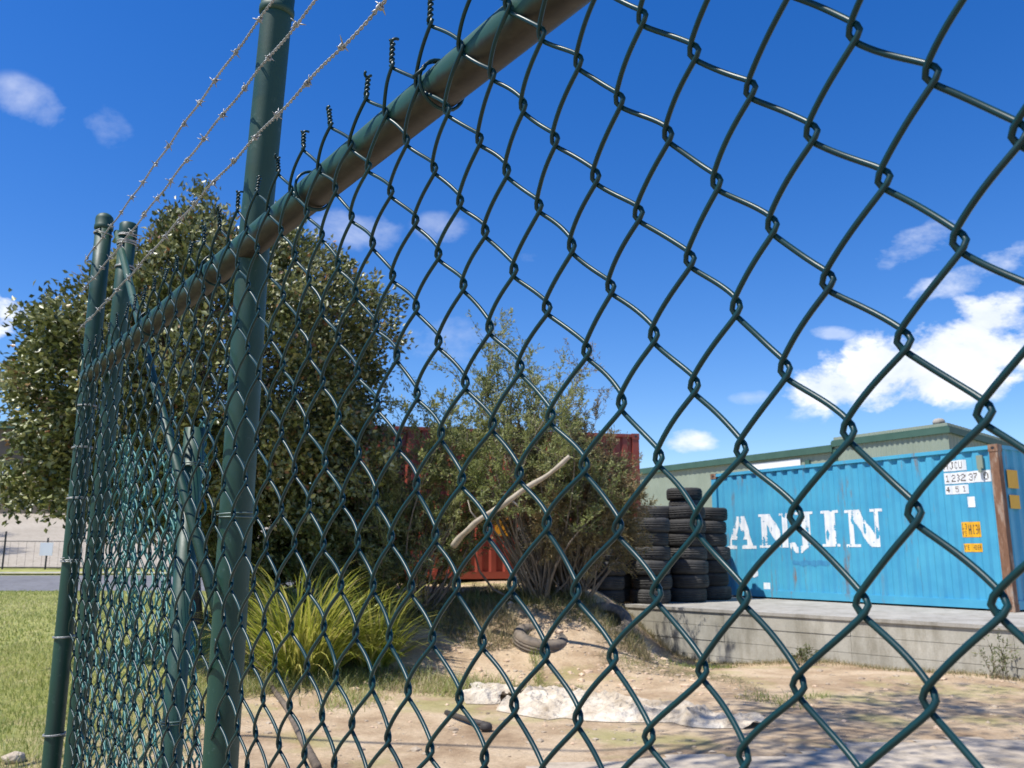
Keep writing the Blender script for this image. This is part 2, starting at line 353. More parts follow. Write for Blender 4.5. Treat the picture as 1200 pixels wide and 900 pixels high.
# ------------------------------------------------------------------ fence (fence plane frame: s along, z height above eye level, o behind the rail axis)
FD = np.array([.59162, -.80621, 0]); FN = np.array([.80621, .59162, 0]); FA = np.array([0, .67006, CAMH])
RH = .445; OFF = .026
def FP(s, z, o=0.0): return FA + FD*s + FN*o + np.array([0, 0, z])
Q=[0.24575, 0.26407, 0.03823, -0.02211, -0.00191, -0.00707, 0.0212, 0.01704, 0.00743, -0.01907, -0.00337, 0.00464, 0.00904, 0.04597, -0.00125, -0.00082, -0.0165, 0.00307, 0.00783, -0.01389, 0.00344, 0.04248, 0.04071, -0.00411, -0.00633, -0.01929, -0.05198, -0.01161, -0.01492, -0.05514, -0.02944]
TAB=[(0,0,0,1),(1,-1,-3,2),(2,-2,-2,3),(3,-3,-1,1),(2,0,2,0),(3,-1,1,1),(4,-2,0,-1),(-1,-1,1,-3),(0,-2,0,-1),(1,-3,-3,0),(2,-4,1,0),(3,-5,0,1),(-2,-2,4,0),(-1,-3,1,-1),(0,-4,-4,-1),(1,-5,1,0),(2,-6,1,0),(3,-7,0,1),(-2,-4,3,-1),(-1,-5,-4,-1),(0,-6,1,0),(-2,-8,4,0),(-1,-7,1,-1),(0,-8,0,-1),(1,-7,1,-1),(2,-8,-1,-1),(-1,-9,-2,1),(-3,-3,4,-2),(-4,-4,6,-3),(-3,-5,2,0),(-5,-3,5,2),(-5,-5,5,0),(-4,-6,-1,-1),(-6,-4,2,-1),(-7,-3,0,0),(-8,-2,1,1),(-6,-6,-5,6),(-7,-5,0,2),(-8,-4,-3,0),(-9,-3,-6,1),(-10,-2,-8,2),(-11,-1,-5,2),(-8,-6,-2,3),(-9,-5,-4,2),(-10,-4,2,2),(-11,-3,-4,2),(-12,-2,-3,3),(-11,-5,-2,5),(-12,-4,1,3),(-13,-3,-1,1),(-2,0,0,0),(-3,1,-4,1),(-4,2,-1,2),(-1,1,0,-2),(-2,2,2,0),(-3,-1,-1,0),(-4,0,-3,0),(-5,1,-3,-1),(-6,2,1,0),(-4,-2,1,-3),(-5,-1,-2,-2),(-6,0,2,-1),(-7,1,3,-2),(-8,2,10,-5),(-7,-1,-5,-1),(-8,0,3,-1),(-9,1,13,-6),(-10,2,19,-9),(-9,-1,-5,5),(-10,0,0,2),(-11,1,4,0),(-12,2,3,4),(-5,-7,-2,-1),(-3,-7,2,-1),(-7,-7,-9,2),(-6,-8,-1,-1),(-8,-8,-2,1),(-4,-8,-1,0),(-3,-9,-3,1),(-5,-9,2,1),(-7,-9,7,3),(-9,-7,-10,1),(-10,-8,-3,-2),(-9,-9,4,1),(-11,-9,-3,-5),(-11,3,5,0),(-12,4,10,-1),(-9,3,5,-2),(-10,4,-2,4),(-11,5,-15,2),(-7,3,5,-1),(-8,4,0,1),(-9,5,-27,13),(-13,5,12,-8),(-13,3,2,-1),(-13,-5,3,-4),(-15,-5,6,-2),(-17,-5,6,-5),(-19,-5,8,-2),(-21,-5,10,-2),(-11,-7,-7,1),(-13,-7,-1,-1),(-15,-7,15,0),(-17,-7,9,0),(-19,-7,2,1),(-21,-7,-1,1),(-22,-6,1,1),(-20,-6,0,2),(-18,-6,10,1),(-16,-6,10,-1),(-14,-6,9,-2),(-12,-6,-7,-3),(-10,-6,-8,-2),(-12,-8,3,-2),(-14,-8,9,-2),(-16,-8,19,1),(-18,-8,-1,-1),(-20,-8,-6,0),(-22,-8,-27,0),(-15,-9,3,0),(-17,-9,8,3),(-19,-9,-12,0),(-21,-9,-23,0),(-12,0,-4,-1),(-13,1,-2,1),(-14,2,-6,3),(-15,1,-6,1),(-16,2,4,0),(-14,0,-9,-1),(-13,-1,-5,-1),(-15,-1,-7,2),(-14,-2,-4,0),(-16,0,-8,0),(-17,1,1,0),(-18,0,8,-2),(-16,-2,-9,1)]

Q = np.array(Q); a_ = .0375
TU = np.array([[t[0], t[1]] for t in TAB], float); TD = np.array([[t[2], t[3]] for t in TAB], float)/1000
TD = np.clip(TD, -.014, .014)
def field(u, v):
    sh = u.shape; u = u.ravel(); v = v.ravel()
    X = np.tanh((u*a_ + .35)/.5)*1.2; Y = np.tanh((v + 3)/8)
    B = np.stack([np.ones_like(X), X, Y, X*X, X*Y, Y*Y, X**3, X*X*Y, X*Y*Y, Y**3], 1)
    s = Q[0] + u*a_ + B[:, 1:] @ Q[3:12]; z = Q[1] + v*Q[2] + B[:, 1:] @ Q[12:21]; w = B @ Q[21:31]
    ds = np.zeros_like(s); dz = np.zeros_like(s)
    for i0 in range(0, len(u), 20000):
        sl = slice(i0, i0 + 20000)
        d2 = (u[sl, None] - TU[None, :, 0])**2 + (v[sl, None] - TU[None, :, 1])**2
        W = np.exp(-d2/1.3); sw = W.sum(1); k = np.clip(sw, .35, None)
        ds[sl] = W @ TD[:, 0]/k; dz[sl] = W @ TD[:, 1]/k
    # small irregularities of old slack mesh
    ds += .0016*np.sin(u*1.7 + v*.9) + .0012*np.sin(v*2.3 - u*.4); dz += .0012*np.sin(u*2.1 - v*1.3)
    return (s + ds).reshape(sh), (z + dz).reshape(sh), w.reshape(sh)
fence = empty('chain_link_fence', tuple(FP(-.66, -CAMH)))
tag(fence, 'tall green chain link fence close to the camera, barbed wire above its pipe rail', 'fence')
def to_local(P): return np.asarray(P) - np.array(fence.location)
VT, VBOT = 5, -33
e_ = .0038; d_ = .0035; R_ = .00192
mb = MB(); kn = MB()
NS = 12
vs = np.arange(VBOT*NS, VT*NS + 1)/NS
cs = np.arange(-54, 14)
# all spirals in one evaluation
CC = cs[:, None] + 0*vs[None]; VV = vs[None] + 0*CC
ph = PI*(VV - CC)
tri = np.arcsin(.968*np.cos(ph))/math.asin(.968)
UU = CC + .5 - (.5 + e_/a_)*tri
dep = -d_*np.sin(ph)
# wires sag a little between knots: steep near the knot, diagonal between
SS, ZZ, WW = field(UU, VV)
PP = (FA + FD*SS[..., None] + FN*(WW + dep - OFF)[..., None]); PP[..., 2] += ZZ
fl = np.array(fence.location)
for i, c in enumerate(cs):
    r = R_*(1 + .02*math.sin(c*3.1))
    # wire ends: top knuckle joins at v = 5
    mb.tube(PP[i] - fl, r, 7)
mesh = mb.build('chain_link_mesh', M['pvc'], fence, smooth=True)
for c in range(-53, 15, 2):
    tk = MB()
    s, z, w = field(np.array([float(c)]), np.array([5.0])); base = FP(s[0], z[0], w[0] - OFF)
    ln = .023 + .004*math.sin(c*2.7); tl = rng.normal(0, .10, 2)
    tt = np.linspace(0, 1, 36)
    up = np.array([FD[0]*tl[0] + FN[0]*tl[1], FD[1]*tl[0] + FN[1]*tl[1], 1.])
    for k in (0, PI):
        rr = np.interp(tt, [0, .12, .85, 1], [.0024, .0017, .0017, .0055 if k else .003])
        an = tt*2*PI*2.4 + k + c
        P = base + up*(tt*ln)[:, None] + FD*(rr*np.cos(an))[:, None] + FN*(rr*np.sin(an))[:, None]
        tk.tube(P - fl, R_*.8, 6)
    tk.build('twisted_wire_end', M['pvc'], fence, smooth=True)

# top rail
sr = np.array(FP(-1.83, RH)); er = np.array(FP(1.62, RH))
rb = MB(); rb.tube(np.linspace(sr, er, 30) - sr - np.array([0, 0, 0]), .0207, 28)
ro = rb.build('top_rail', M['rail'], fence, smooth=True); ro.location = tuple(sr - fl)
def pipe_post(name, P, r, parent, cap=True, base=None):
    b = MB(); b.tube(np.asarray(P) - base, r, 28, cap=True); o = b.build('post', M['paint'], parent, smooth=True)
    if cap:
        top = np.asarray(P[-1]) - base; c = MB()
        c.lathe([(r*1.02, -.034), (r*1.13, -.032), (r*1.15, -.027), (r*1.13, -.022), (r*1.07, -.020), (r*1.09, -.004), (r*1.0, .003), (r*.75, .009), (r*.4, .0125), (.001, .0135)], (0, 0, 0), 28)
        co = c.build('post_cap', M['paint'], o, smooth=True); co.location = tuple(top)
        d = np.asarray(P[-1]) - np.asarray(P[-3]); d = Vector(d.tolist()).normalized()
        co.rotation_mode = 'QUATERNION'; co.rotation_quaternion = Vector((0, 0, 1)).rotation_difference(d)
    return o
# middle post: straight to the rail, then cranked slightly along the fence
zz = np.linspace(-1.55, .845, 60)
so = -.672 + .006*np.clip(zz, -1.5, .3) + np.where(zz > .42, (zz - .42)*.105, 0)
mp = np.array([FP(s, z, .012) for s, z in zip(so, zz)])
p = pipe_post('post', mp, .0232, fence, True, fl)
# end post and the strainer post beside it
lp = np.array([FP(-1.815 , z, .0) for z in np.linspace(-1.55, .868, 12)])
endp = pipe_post('post', lp, .0205, fence, True, fl)
q0 = FP(-1.738, .835, .045); q1 = FP(-1.79, -1.55, .03)
b = MB(); b.tube(np.linspace(q1, q0, 12) - fl, .0205, 28); strain = b.build('strainer_post', M['paint'], fence, smooth=True)
b = MB(); rr = .0205
b.lathe([(rr*1.06, -.03), (rr*1.08, -.026), (rr*1.08, 0), (rr*.95, .003), (rr*.8, .003), (rr*.8, -.006), (.001, -.006)], tuple(q0 - fl), 28)
b.build('post_cap', M['paint'], strain, smooth=True)
rp = np.array([FP(1.62, z, .01) for z in np.linspace(-1.55, .85, 8)]); pipe_post('post', rp, .0232, fence, True, fl)
# diagonal brace pipe
b = MB(); b.tube(np.array([FP(-1.80, .83, .03), FP(-1.3, .35, .035), FP(-.72, -.14, .03)]) - fl, .0085, 14); b.build('brace_pipe', M['paint'], fence, smooth=True)
# tie wires round posts and rail
def ring(c, r, axis_, nturn=2.2, wr=.0014, mat='galv', name='tie_wire', ju=.002, tail=True):
    ax = Vector(axis_).normalized(); u = ax.orthogonal().normalized(); v = ax.cross(u)
    t = np.linspace(0, nturn*2*PI, int(26*nturn)); a0 = rng.random()*6
    P = np.array([Vector(c) + ax*(ju*2*(x/6.28) + ju*.6*math.sin(x*.5 + a0)) + u*(r*math.cos(x + a0)) + v*(r*math.sin(x + a0)) for x in t])
    if tail: P = np.vstack([P, P[-1] + (P[-1] - P[-3])*1.6 + rng.normal(0, .002, 3)])
    b = MB(); b.tube(P - fl, wr, 6); return b.build(name, M[mat], fence, smooth=True)
for z in (.05, -.42, -.86): ring(FP(-.672, z, .012), .0255, (0, 0, 1), 1.8, .0012, 'dull_tie')
for z in (.36, .255, .13, -.02, -.20, -.42): ring(FP(-1.815, z, 0), .0235, (0, 0, 1))
for z in (.78, .715): ring(FP(-1.738 + (z-.83)*.03, z, .045), .0228, (0, 0, 1), 2.4, .0016)
ring(FP(-1.815, .82, 0), .0228, (.1, 0, 1), 1.3, .0016)
ring(FP(-1.737, .80, .045), .0226, (.1, 0, 1), 1.5, .0016)
for s in (-.115, -.42, -.80, -1.2, .25): ring(FP(s, RH, -.002), .0245, tuple(FD), 1.6, .0018, 'pvc', 'rail_clip')
# barbed wires
def barbed(z, o=-.030, s0=-1.86, s1=1.64, ph0=0.0):
    n = 900; s = np.linspace(s0, s1, n); sag = -.004*np.sin((s + .3)*4) + .002*np.sin(s*31)
    mb = MB(); tw = s*2*PI/.021 + ph0
    for k in (0, PI):
        P = np.array([FP(a, 0) for a in s]); P[:, 2] += z + sag + .0013*np.cos(tw + k); P += FN*(o + .0013*np.sin(tw + k))[:, None] if np.ndim(o) else FN*(o + .0013*np.sin(tw + k)[:, None])
        mb.tube(P - fl, .00105, 5)
    w = mb.build('barbed_wire', M['galv'], fence, smooth=True)
    x = s0 + .03 + ph0*.01
    while x < s1:
        bb = MB(); cz = z - .004*math.sin((x + .3)*4); c = FP(x, cz, o); a0 = rng.random()*6
        t = np.linspace(0, 2*PI*2.3, 26)
        P = c + FD*(np.linspace(-.0035, .0035, 26))[:, None] + FN*(.0029*np.sin(t + a0))[:, None]; P[:, 2] += .0029*np.cos(t + a0)
        bb.tube(P - fl, .0011, 5)
        for k in range(4):
            an = a0 + k*PI/2 + rng.normal(0, .35); dr = FN*math.sin(an) + np.array([0, 0, math.cos(an)]) + FD*rng.normal(0, .5)
            l = .0065 + .004*rng.random(); sh = FD*(.003 if k % 2 else -.003)
            bb.tube(np.array([c + sh + dr*.002, c + sh + dr*l*.6, c + sh + dr*l]) - fl, [.0011, .001, .0003], 5)
        bb.build('barb', M['galv'], w, smooth=True)
        x += .094 + rng.normal(0, .007)
barbed(.757, ph0=0.); barbed(.671, ph0=2.); barbed(.566, ph0=4.)

# spare mesh panel folded up double behind the last bay, wired to its own short upright
pan = empty('spare_mesh_panel', tuple(FP(-1.14, -CAMH, .07)))
tag(pan, 'doubled up green mesh panel on a short upright behind the far fence bay', 'mesh panel')
pl = np.array(pan.location)
def layer(s0, s1, zt, o, pa, pb, ph0, r, sw):
    mb = MB(); n = int((s1 - s0)/pa); nv = int((zt + 1.5)/pb); v = np.arange(nv*8 + 1)/8.
    for c in range(n):
        ph = PI*(v - c) + ph0; tri = np.arcsin(.96*np.cos(ph))/math.asin(.96)
        ss_ = s0 + pa*(c + .5 - .6*tri) + .006*np.sin(v*.45 + c*.5) ; zz_ = -1.5 + v*pb + .006*math.sin(c*1.3)
        oo = o + sw*np.sin(c*.55 + v*.12) + sw*.7*np.sin(v*.31 + ph0) - .0035*np.sin(ph)
        P = FA + FD*ss_[:, None] + FN*oo[:, None]; P[:, 2] += zz_; mb.tube(P - pl, r, 5)
    return mb
layer(-1.80, -1.15, .27, .045, .034, .036, .4, .0021, .010).build('folded_mesh', M['pvc_dusty'], pan, smooth=True)
layer(-1.80, -1.13, .24, .085, .030, .033, 1.7, .0021, .014).build('folded_mesh', M['pvc_dusty'], pan, smooth=True)
layer(-1.42, -1.13, .28, .120, .028, .031, 2.9, .0022, .012).build('folded_mesh', M['pvc_dusty'], pan, smooth=True)
b = MB(); b.tube(np.array([FP(-1.125, z, .075) for z in (-1.55, -.6, .235)]) - pl, .019, 20); b.build('upright', M['paint'], pan, smooth=True)
for z in (.16, -.3, -.75):
    t = np.linspace(0, 2*PI*2.1, 56); c = FP(-1.125, z, .075) - pl; P = c + np.stack([.0212*np.cos(t), .0212*np.sin(t), t*.0007], 1)
    b = MB(); b.tube(P, .0013, 6); b.build('tie_wire', M['dull_tie'], pan, smooth=True)
# ------------------------------------------------------------------ retaining wall + pad
wl = np.linalg.norm(WB - WA); wang = math.atan2(WD[1], WD[0])
wall = empty('retaining_wall', (WA[0], WA[1], 0), wang)
tag(wall, 'low grey concrete sleeper retaining wall in front of the blue container', 'retaining wall')
# local: +x toward the far left end, -y / +y thickness : behind side
beh = 1 if (np.array([-WD[1], WD[0]]) @ WN) > 0 else -1
x0, x1 = -4.2, wl
zc = [-.5, -.14, .10, .335, .556]
for k in range(4):
    b = MB(); nseg = 5; L_ = (x1 - x0)/nseg
    for j in range(nseg):
        b.box(x0 + j*L_ + .003, x0 + (j+1)*L_ - .003, *( (0.0 + .004*((k+j) % 3), .16) if beh > 0 else (-.16, -.004*((k+j) % 3))), zc[k] + .003, zc[k+1] - .003)
    b.build('concrete_sleeper', M['conc'], wall)
b = MB()
b.box(x0, x1 + .02, *((-.02, .30) if beh > 0 else (-.30, .02)), .553, .602); b.build('capping', M['conc_top'], wall)
# pad behind the wall
def padpoly(dl): return
P0 = WA - WD*4.2 + WN*.29; P1 = WB + WN*.29
b = MB(); poly = [(P0[0], P0[1]), (18, 6), (22, 30), (9, 34), (2.3, 19.0), (P1[0], P1[1])]
poly = [(P0[0], P0[1]), (20, P0[1] + 1), (24, 34), (5, 34), (2.2, 19.5), (P1[0], P1[1])]
v = [(x, y, .596) for x, y in poly] + [(x, y, .40) for x, y in poly]; n = len(poly)
b.add(v, [tuple(range(n))] + [tuple(range(2*n-1, n-1, -1))] + [(i, i+n, (i+1) % n + n, (i+1) % n) for i in range(n)])
o = b.build('concrete_pad', M['conc_top']); tag(o, 'raised concrete yard slab behind the retaining wall', 'slab', kind='structure')

# ------------------------------------------------------------------ shipping containers
PITCH = .275
def corr(x, dep=.034):
    """corrugation depth (0 at outer crest, dep at trough) along x"""
    f = (x % PITCH)/PITCH
    return dep*np.interp(f, [0, .10, .26, .60, .76, 1.0], [0, 0, 1, 1, 0, 0])
def corr_panel(x0, x1, z0, z1, face_y, sign, T=None, dep=.034, off=0):
    """panel in xz, outward = sign*y"""
    ks = []
    k = math.floor(x0/PITCH)
    while k*PITCH < x1 + PITCH:
        for f in (0, .10, .26, .60, .76): ks.append(k*PITCH + f*PITCH)
        k += 1
    xsn = sorted(set([x0, x1] + [x for x in ks if x0 < x < x1])); xsn = np.array(xsn)
    d = corr(xsn, dep); nz = 5; zsn = np.linspace(z0, z1, nz)
    v = np.array([(x, face_y - sign*dd, z) for z in zsn for x, dd in zip(xsn, d)]); n = len(xsn)
    f = [(j*n+i, j*n+i+1, (j+1)*n+i+1, (j+1)*n+i) for j in range(nz-1) for i in range(n-1)]
    if sign > 0: f = [q[::-1] for q in f]
    return v, f
def container(name, loc, rz, Lc, H, mat, label, rust=True, Wd=2.44):
    """local frame: x along the side facing the yard (0..Lc), y 0 = that side, y>0 behind"""
    t = empty(name, loc, rz); tag(t, label, 'shipping container')
    c = .15
    b = MB(); v, f = corr_panel(c, Lc - c, .16, H - .07, .022, -1); b.add(v, f); side = b.build('side_panel', mat, t)
    b = MB(); v, f = corr_panel(c, Lc - c, .16, H - .07, Wd - .022, 1); b.add(v, f); b.build('side_panel', mat, t)
    for xx, sg in ((.022, -1), (Lc - .022, 1)):
        v, f = corr_panel(.15, Wd - .15, .16, H - .07, 0, sg); v = v.copy(); v2 = np.stack([xx + v[:, 1], v[:, 0], v[:, 2]], 1)
        b = MB(); b.add(v2, [q[::-1] for q in f]); b.build('end_panel', mat, t)
    # corner posts and castings
    for x in (0, Lc - c):
        for y in (0, Wd - .13):
            b = MB(); b.box(x + .004, x + c - .004, y + .004, y + .13 - .004, .118, H - .118)
            near = (x < 1 and y < 1) and rust
            p = b.build('corner_post', M['rust'] if near else mat, t)
            b = MB()
            for z0, z1 in ((0, .118), (H - .118, H)):
                b.box(x - .004, x + c + .004, y - .004, y + .134, z0, z1)
            b.build('corner_casting', M['rust'] if rust else mat, p)
            b = MB()
            for z in (.06, H - .06):
                aa = np.linspace(0, 2*PI, 13)[:-1]; v = [(x + c/2 + .03*math.cos(w), y - .0065 if y < 1 else y + .1365, z + .022*math.sin(w)) for w in aa]; b.add(v, [tuple(range(12))])
            b.build('casting_hole', M['black_steel'], p)
    b = MB()
    for y0, y1 in ((0.0, .06), (Wd - .06, Wd)):
        b.box(c + .005, Lc - c - .005, y0 + .003, y1, H - .075, H - .012)
    for x0, x1 in ((.0, .06), (Lc - .06, Lc)):
        b.box(x0 + .003, x1 - .003, .135, Wd - .135, H - .075, H - .012)
    b.build('top_rail', mat, t)
    b = MB()
    for y0, y1 in ((0.0, .06), (Wd - .06, Wd)):
        b.box(c + .005, Lc - c - .005, y0 + .003, y1, .03, .165)
    for x0, x1 in ((.0, .06), (Lc - .06, Lc)):
        b.box(x0 + .003, x1 - .003, .135, Wd - .135, .03, .165)
    b.build('bottom_rail', mat, t)
    b = MB(); b.box(.02, Lc - .02, .02, Wd - .02, H - .050, H - .028); b.build('roof', mat, t)
    b = MB(); b.box(.05, Lc - .05, .07, Wd - .07, .05, .16); b.build('floor', M['black_steel'], t)
    return t
CR = np.array([7.90, 13.89]); CL = np.array([4.466, 19.32]); cd = (CL - CR)/np.linalg.norm(CL - CR); CLn = 6.42
blue = container('shipping_container', (CR[0], CR[1], .60), math.atan2(cd[1], cd[0]), CLn, 2.66, M['blue'], 'sky blue corrugated shipping container with big white letters and a rusty corner')
# which side faces the camera? local +y is left of the direction; container body must lie behind
ly = np.array([-cd[1], cd[0]]); flip = 1 if ly @ np.array([0.5, 1.]) > 0 else -1
if flip < 0:
    # mirror: put origin at the far end instead so +y points away from camera
    blue.location = (CL[0], CL[1], .60); blue.rotation_euler = (0, 0, math.atan2(-cd[1], -cd[0]))
def bx(u): return (CLn - u) if flip < 0 else u      # u measured from the near right corner
if flip < 0:
    # rusty near post must be the one at the near right corner
    for ch in blue.children:
        if ch.name.startswith('corner_post'):
            me = ch.data; xc = sum(v.co.x for v in me.vertices)/len(me.vertices); yc = sum(v.co.y for v in me.vertices)/len(me.vertices)
            me.materials[0] = M['rust'] if (xc > 3 and yc < 1) else M['blue']
# painted markings: cut into small cells that follow the corrugation
def marks(name, inside, u0, u1, z0, z1, mat, parent, cell=.012, chip=0.0, raise_=.004, seed=0, lab=None):
    """inside(U,Z)->bool array, U runs left to right as seen (metres from left edge of the marking)"""
    nu = int(round((u0 - u1)/cell)); nz = int(round((z1 - z0)/cell))
    U, Z = np.meshgrid(np.arange(nu) + .5, np.arange(nz) + .5); U = U*cell; Zr = Z*cell
    m = inside(U, Zr)
    if chip > 0:
        k = .6*vnoise(U + seed*3.1, Zr + seed, 22, 5) + 1.3*vnoise(U + seed, Zr*.16, 55, 17) + .35*vnoise(U*1.3, Zr*1.1 + seed, 130, 33)
        m &= k < (1.9 - chip)
    b = MB(); jj, ii = np.nonzero(m); V = []; F = []
    for j, i in zip(jj, ii):
        ua = u0 - i*cell; ub = u0 - (i+1)*cell; za = z0 + j*cell; zb = za + cell
        xa, xb = bx(ua), bx(ub)
        ya = .022 + corr(np.array([xa]))[0] - raise_; yb = .022 + corr(np.array([xb]))[0] - raise_
        k = len(V); V += [(xa, ya, za), (xb, yb, za), (xb, yb, zb), (xa, ya, zb)]; F.append((k, k+1, k+2, k+3))
    b.add(V, F); o = b.build(name, mat, parent)
    if lab: o['label'] = lab
    return o
def poly_in(U, Z, pts):
    c = np.zeros(U.shape, bool); n = len(pts)
    for i in range(n):
        x1, y1 = pts[i]; x2, y2 = pts[(i+1) % n]
        cond = ((y1 > Z) != (y2 > Z)) & (U < (x2 - x1)*(Z - y1)/((y2 - y1) or 1e-9) + x1); c ^= cond
    return c
def rect(U, Z, a, b, c, d): return (U >= a) & (U <= b) & (Z >= c) & (Z <= d)
# slab serif stencil letters, unit height 1, width w
def LH(U, Z, w): return rect(U,Z,.12*w,.36*w,0,1)|rect(U,Z,.64*w,.88*w,0,1)|rect(U,Z,0,.45*w,0,.10)|rect(U,Z,0,.45*w,.9,1)|rect(U,Z,.55*w,w,0,.10)|rect(U,Z,.55*w,w,.9,1)|rect(U,Z,.36*w,.64*w,.44,.57)
def LA(U, Z, w):
    o = poly_in(U,Z,[(.06*w,0),(.26*w,0),(.52*w,.92),(.60*w,1),(.36*w,1),(.36*w,.9)]) | poly_in(U,Z,[(.36*w,1),(.64*w,1),(.96*w,0),(.62*w,0)])
    o &= ~poly_in(U,Z,[(.33*w,.40),(.60*w,.40),(.47*w,.80)])
    return (o & ~rect(U,Z,.2*w,.70*w,.12,.28)) | rect(U,Z,0,.34*w,0,.09)|rect(U,Z,.56*w,w,0,.09)
def LN(U, Z, w): return rect(U,Z,.12*w,.26*w,0,1)|rect(U,Z,.78*w,.92*w,.0,1)|rect(U,Z,0,.38*w,0,.08)|rect(U,Z,.68*w,w,.92,1)|rect(U,Z,0,.3*w,.92,1)|poly_in(U,Z,[(.08*w,1),(.40*w,1),(.92*w,.06),(.92*w,0),(.66*w,0),(.14*w,.9)])
def LJ(U, Z, w): return rect(U,Z,.5*w,.84*w,.08,1)|rect(U,Z,.30*w,w,.93,1)|poly_in(U,Z,[(.84*w,.2),(.78*w,.0),(.5*w,-.16),(.2*w,-.16),(0,-.02),(0,.12),(.25*w,.14),(.32*w,0),(.5*w,.05)])
def LI(U, Z, w): return rect(U,Z,.28*w,.72*w,0,1)|rect(U,Z,.05*w,.95*w,0,.08)|rect(U,Z,.05*w,.95*w,.92,1)
hgt = .69
for k, (fn, ua, ub, zb) in enumerate(((LH, 6.25, 6.12, 1.0), (LA, 6.06, 5.24, 1.0), (LN, 5.14, 4.33, 1.02), (LJ, 4.36, 3.74, 1.03), (LI, 3.60, 3.12, 1.03), (LN, 3.03, 2.22, 1.02))):
    w = ua - ub
    if fn is LH: continue
    o = marks('painted_letter', lambda U, Z, fn=fn, w=w: fn(U, (Z - .14)/hgt, w), ua, ub, zb - .14, zb + hgt + .02, M['white_paint'], blue, .013, 1.2, seed=k)
# the hidden first letter shows only its right foot beside the tyres
marks('painted_letter', lambda U, Z: rect(U,Z,0,.16,0,.07)|rect(U,Z,.0,.07,0,.69)|rect(U,Z,0,.16,.62,.69), 6.27, 6.10, 1.01, 1.70, M['white_paint'], blue, .013, .7, seed=9)
marks('paint_dab', lambda U, Z: (U-.1)**2+(Z-.1)**2 < .0075, 5.42, 5.22, .40, .60, M['white_paint'], blue, .013, .2)
marks('paint_dab', lambda U, Z: rect(U,Z,.02,.17,.02,.15), 5.10, 4.90, .16, .33, M['white_paint'], blue, .013, .2)
marks('faded_print', lambda U, Z: ((U - .55)/.52)**2 + ((Z - .10)/.055)**2 < 1 + .8*vnoise(U*2, Z*2, 16, 3), 4.42, 3.30, .62, .82, M['blue_smudge'], blue, .016, 0, .003)
GL = {'0':['01110','10001','10001','10001','10001','10001','01110'],'1':['00100','01100','00100','00100','00100','00100','01110'],'2':['01110','10001','00001','00110','01000','10000','11111'],
'3':['01110','10001','00001','00110','00001','10001','01110'],'4':['00010','00110','01010','10010','11111','00010','00010'],'5':['11111','10000','11110','00001','00001','10001','01110'],
'6':['01110','10000','10000','11110','10001','10001','01110'],'7':['11111','00001','00010','00100','00100','01000','01000'],'9':['01110','10001','10001','01111','00001','00001','01110'],
'H':['10001','10001','10001','11111','10001','10001','10001'],'J':['00111','00010','00010','00010','00010','10010','01100'],'C':['01110','10001','10000','10000','10000','10001','01110'],
'U':['10001','10001','10001','10001','10001','10001','01110'],'I':['01110','00100','00100','00100','00100','00100','01110'],'G':['01110','10001','10000','10111','10001','10001','01110'],'M':['10001','11011','10101','10101','10001','10001','10001'],
'.':['00000','00000','00000','00000','00000','01100','01100'],"'":['00100','00100','00000','00000','00000','00000','00000'],' ':['00000']*7}
def text_in(U, Z, s, x0, z0, cw, ch, gap=.3):
    o = np.zeros(U.shape, bool)
    for k, c in enumerate(s):
        a = x0 + k*cw*(1 + gap); g = GL[c]
        for r in range(7):
            for q in range(5):
                if g[r][q] == '1': o |= rect(U, Z, a + q*cw/5, a + (q+1)*cw/5, z0 + (6-r)*ch/7, z0 + (7-r)*ch/7)
    return o
def plate(u0, u1, z0, z1, bg, texts, parent=blue, cell=.0125, label=None):
    o = marks('label_plate', lambda U, Z: U > -1, u0, u1, z0, z1, bg, parent, cell, 0, .004, lab=label)
    for (s, x, z, cw, ch) in texts:
        t = marks('label_text', lambda U, Z: text_in(U, Z, s, x, z, cw, ch), u0, u1, z0, z1, M['ink'], parent, .0085, 0, .0065)
        t.parent = o
plate(.96, .57, 2.28, 2.45, M['sticker_white'], [('HJCU', .015, .03, .065, .12)], label='white label reading HJCU')
plate(.96, .16, 2.065, 2.255, M['sticker_white'], [('1232', .02, .035, .07, .12), ('37', .41, .035, .07, .12), ('0', .66, .035, .08, .12)], label='white label reading 1232370')
plate(.96, .57, 1.89, 2.04, M['sticker_white'], [('4 5 1', .02, .03, .055, .10)], label='white label reading 4 5 1')
marks('paint_dab', lambda U, Z: (vnoise(U, Z, 30, 8) < 1.5), .60, .49, 1.66, 1.83, M['white_paint'], blue, .0125, .3)
plate(.76, .42, 1.17, 1.42, M['sticker_yellow'], [('2.9', .01, .13, .028, .09), ("9'6", .01, .02, .024, .08), ('HIGH', .135, .05, .038, .15)], label='yellow height label')
plate(.75, .43, .93, 1.07, M['sticker_yellow'], [("9'6 HIGH", .012, .03, .028, .08)], label='small yellow height label')
# locking gear housing near the top of the corner
b = MB(); b.box(*sorted((bx(.36), bx(.26))), -.012, .03, 2.28, 2.50); b.box(*sorted((bx(.335), bx(.285))), -.03, .0, 2.22, 2.30); b.build('document_box', M['shed'], blue)
# yellow labels on the end face (seen past the rusty post)
def endmark(z0, z1, y0, y1, mat):
    b = MB(); xx = (CLn + .004) if flip < 0 else -.004
    b.add([(xx, y0, z0), (xx, y1, z0), (xx, y1, z1), (xx, y0, z1)], [(0, 1, 2, 3)]); return b.build('label_plate', mat, blue)
endmark(1.95, 2.25, .20, .52, M['sticker_yellow']); endmark(1.62, 1.84, .20, .50, M['sticker_yellow'])

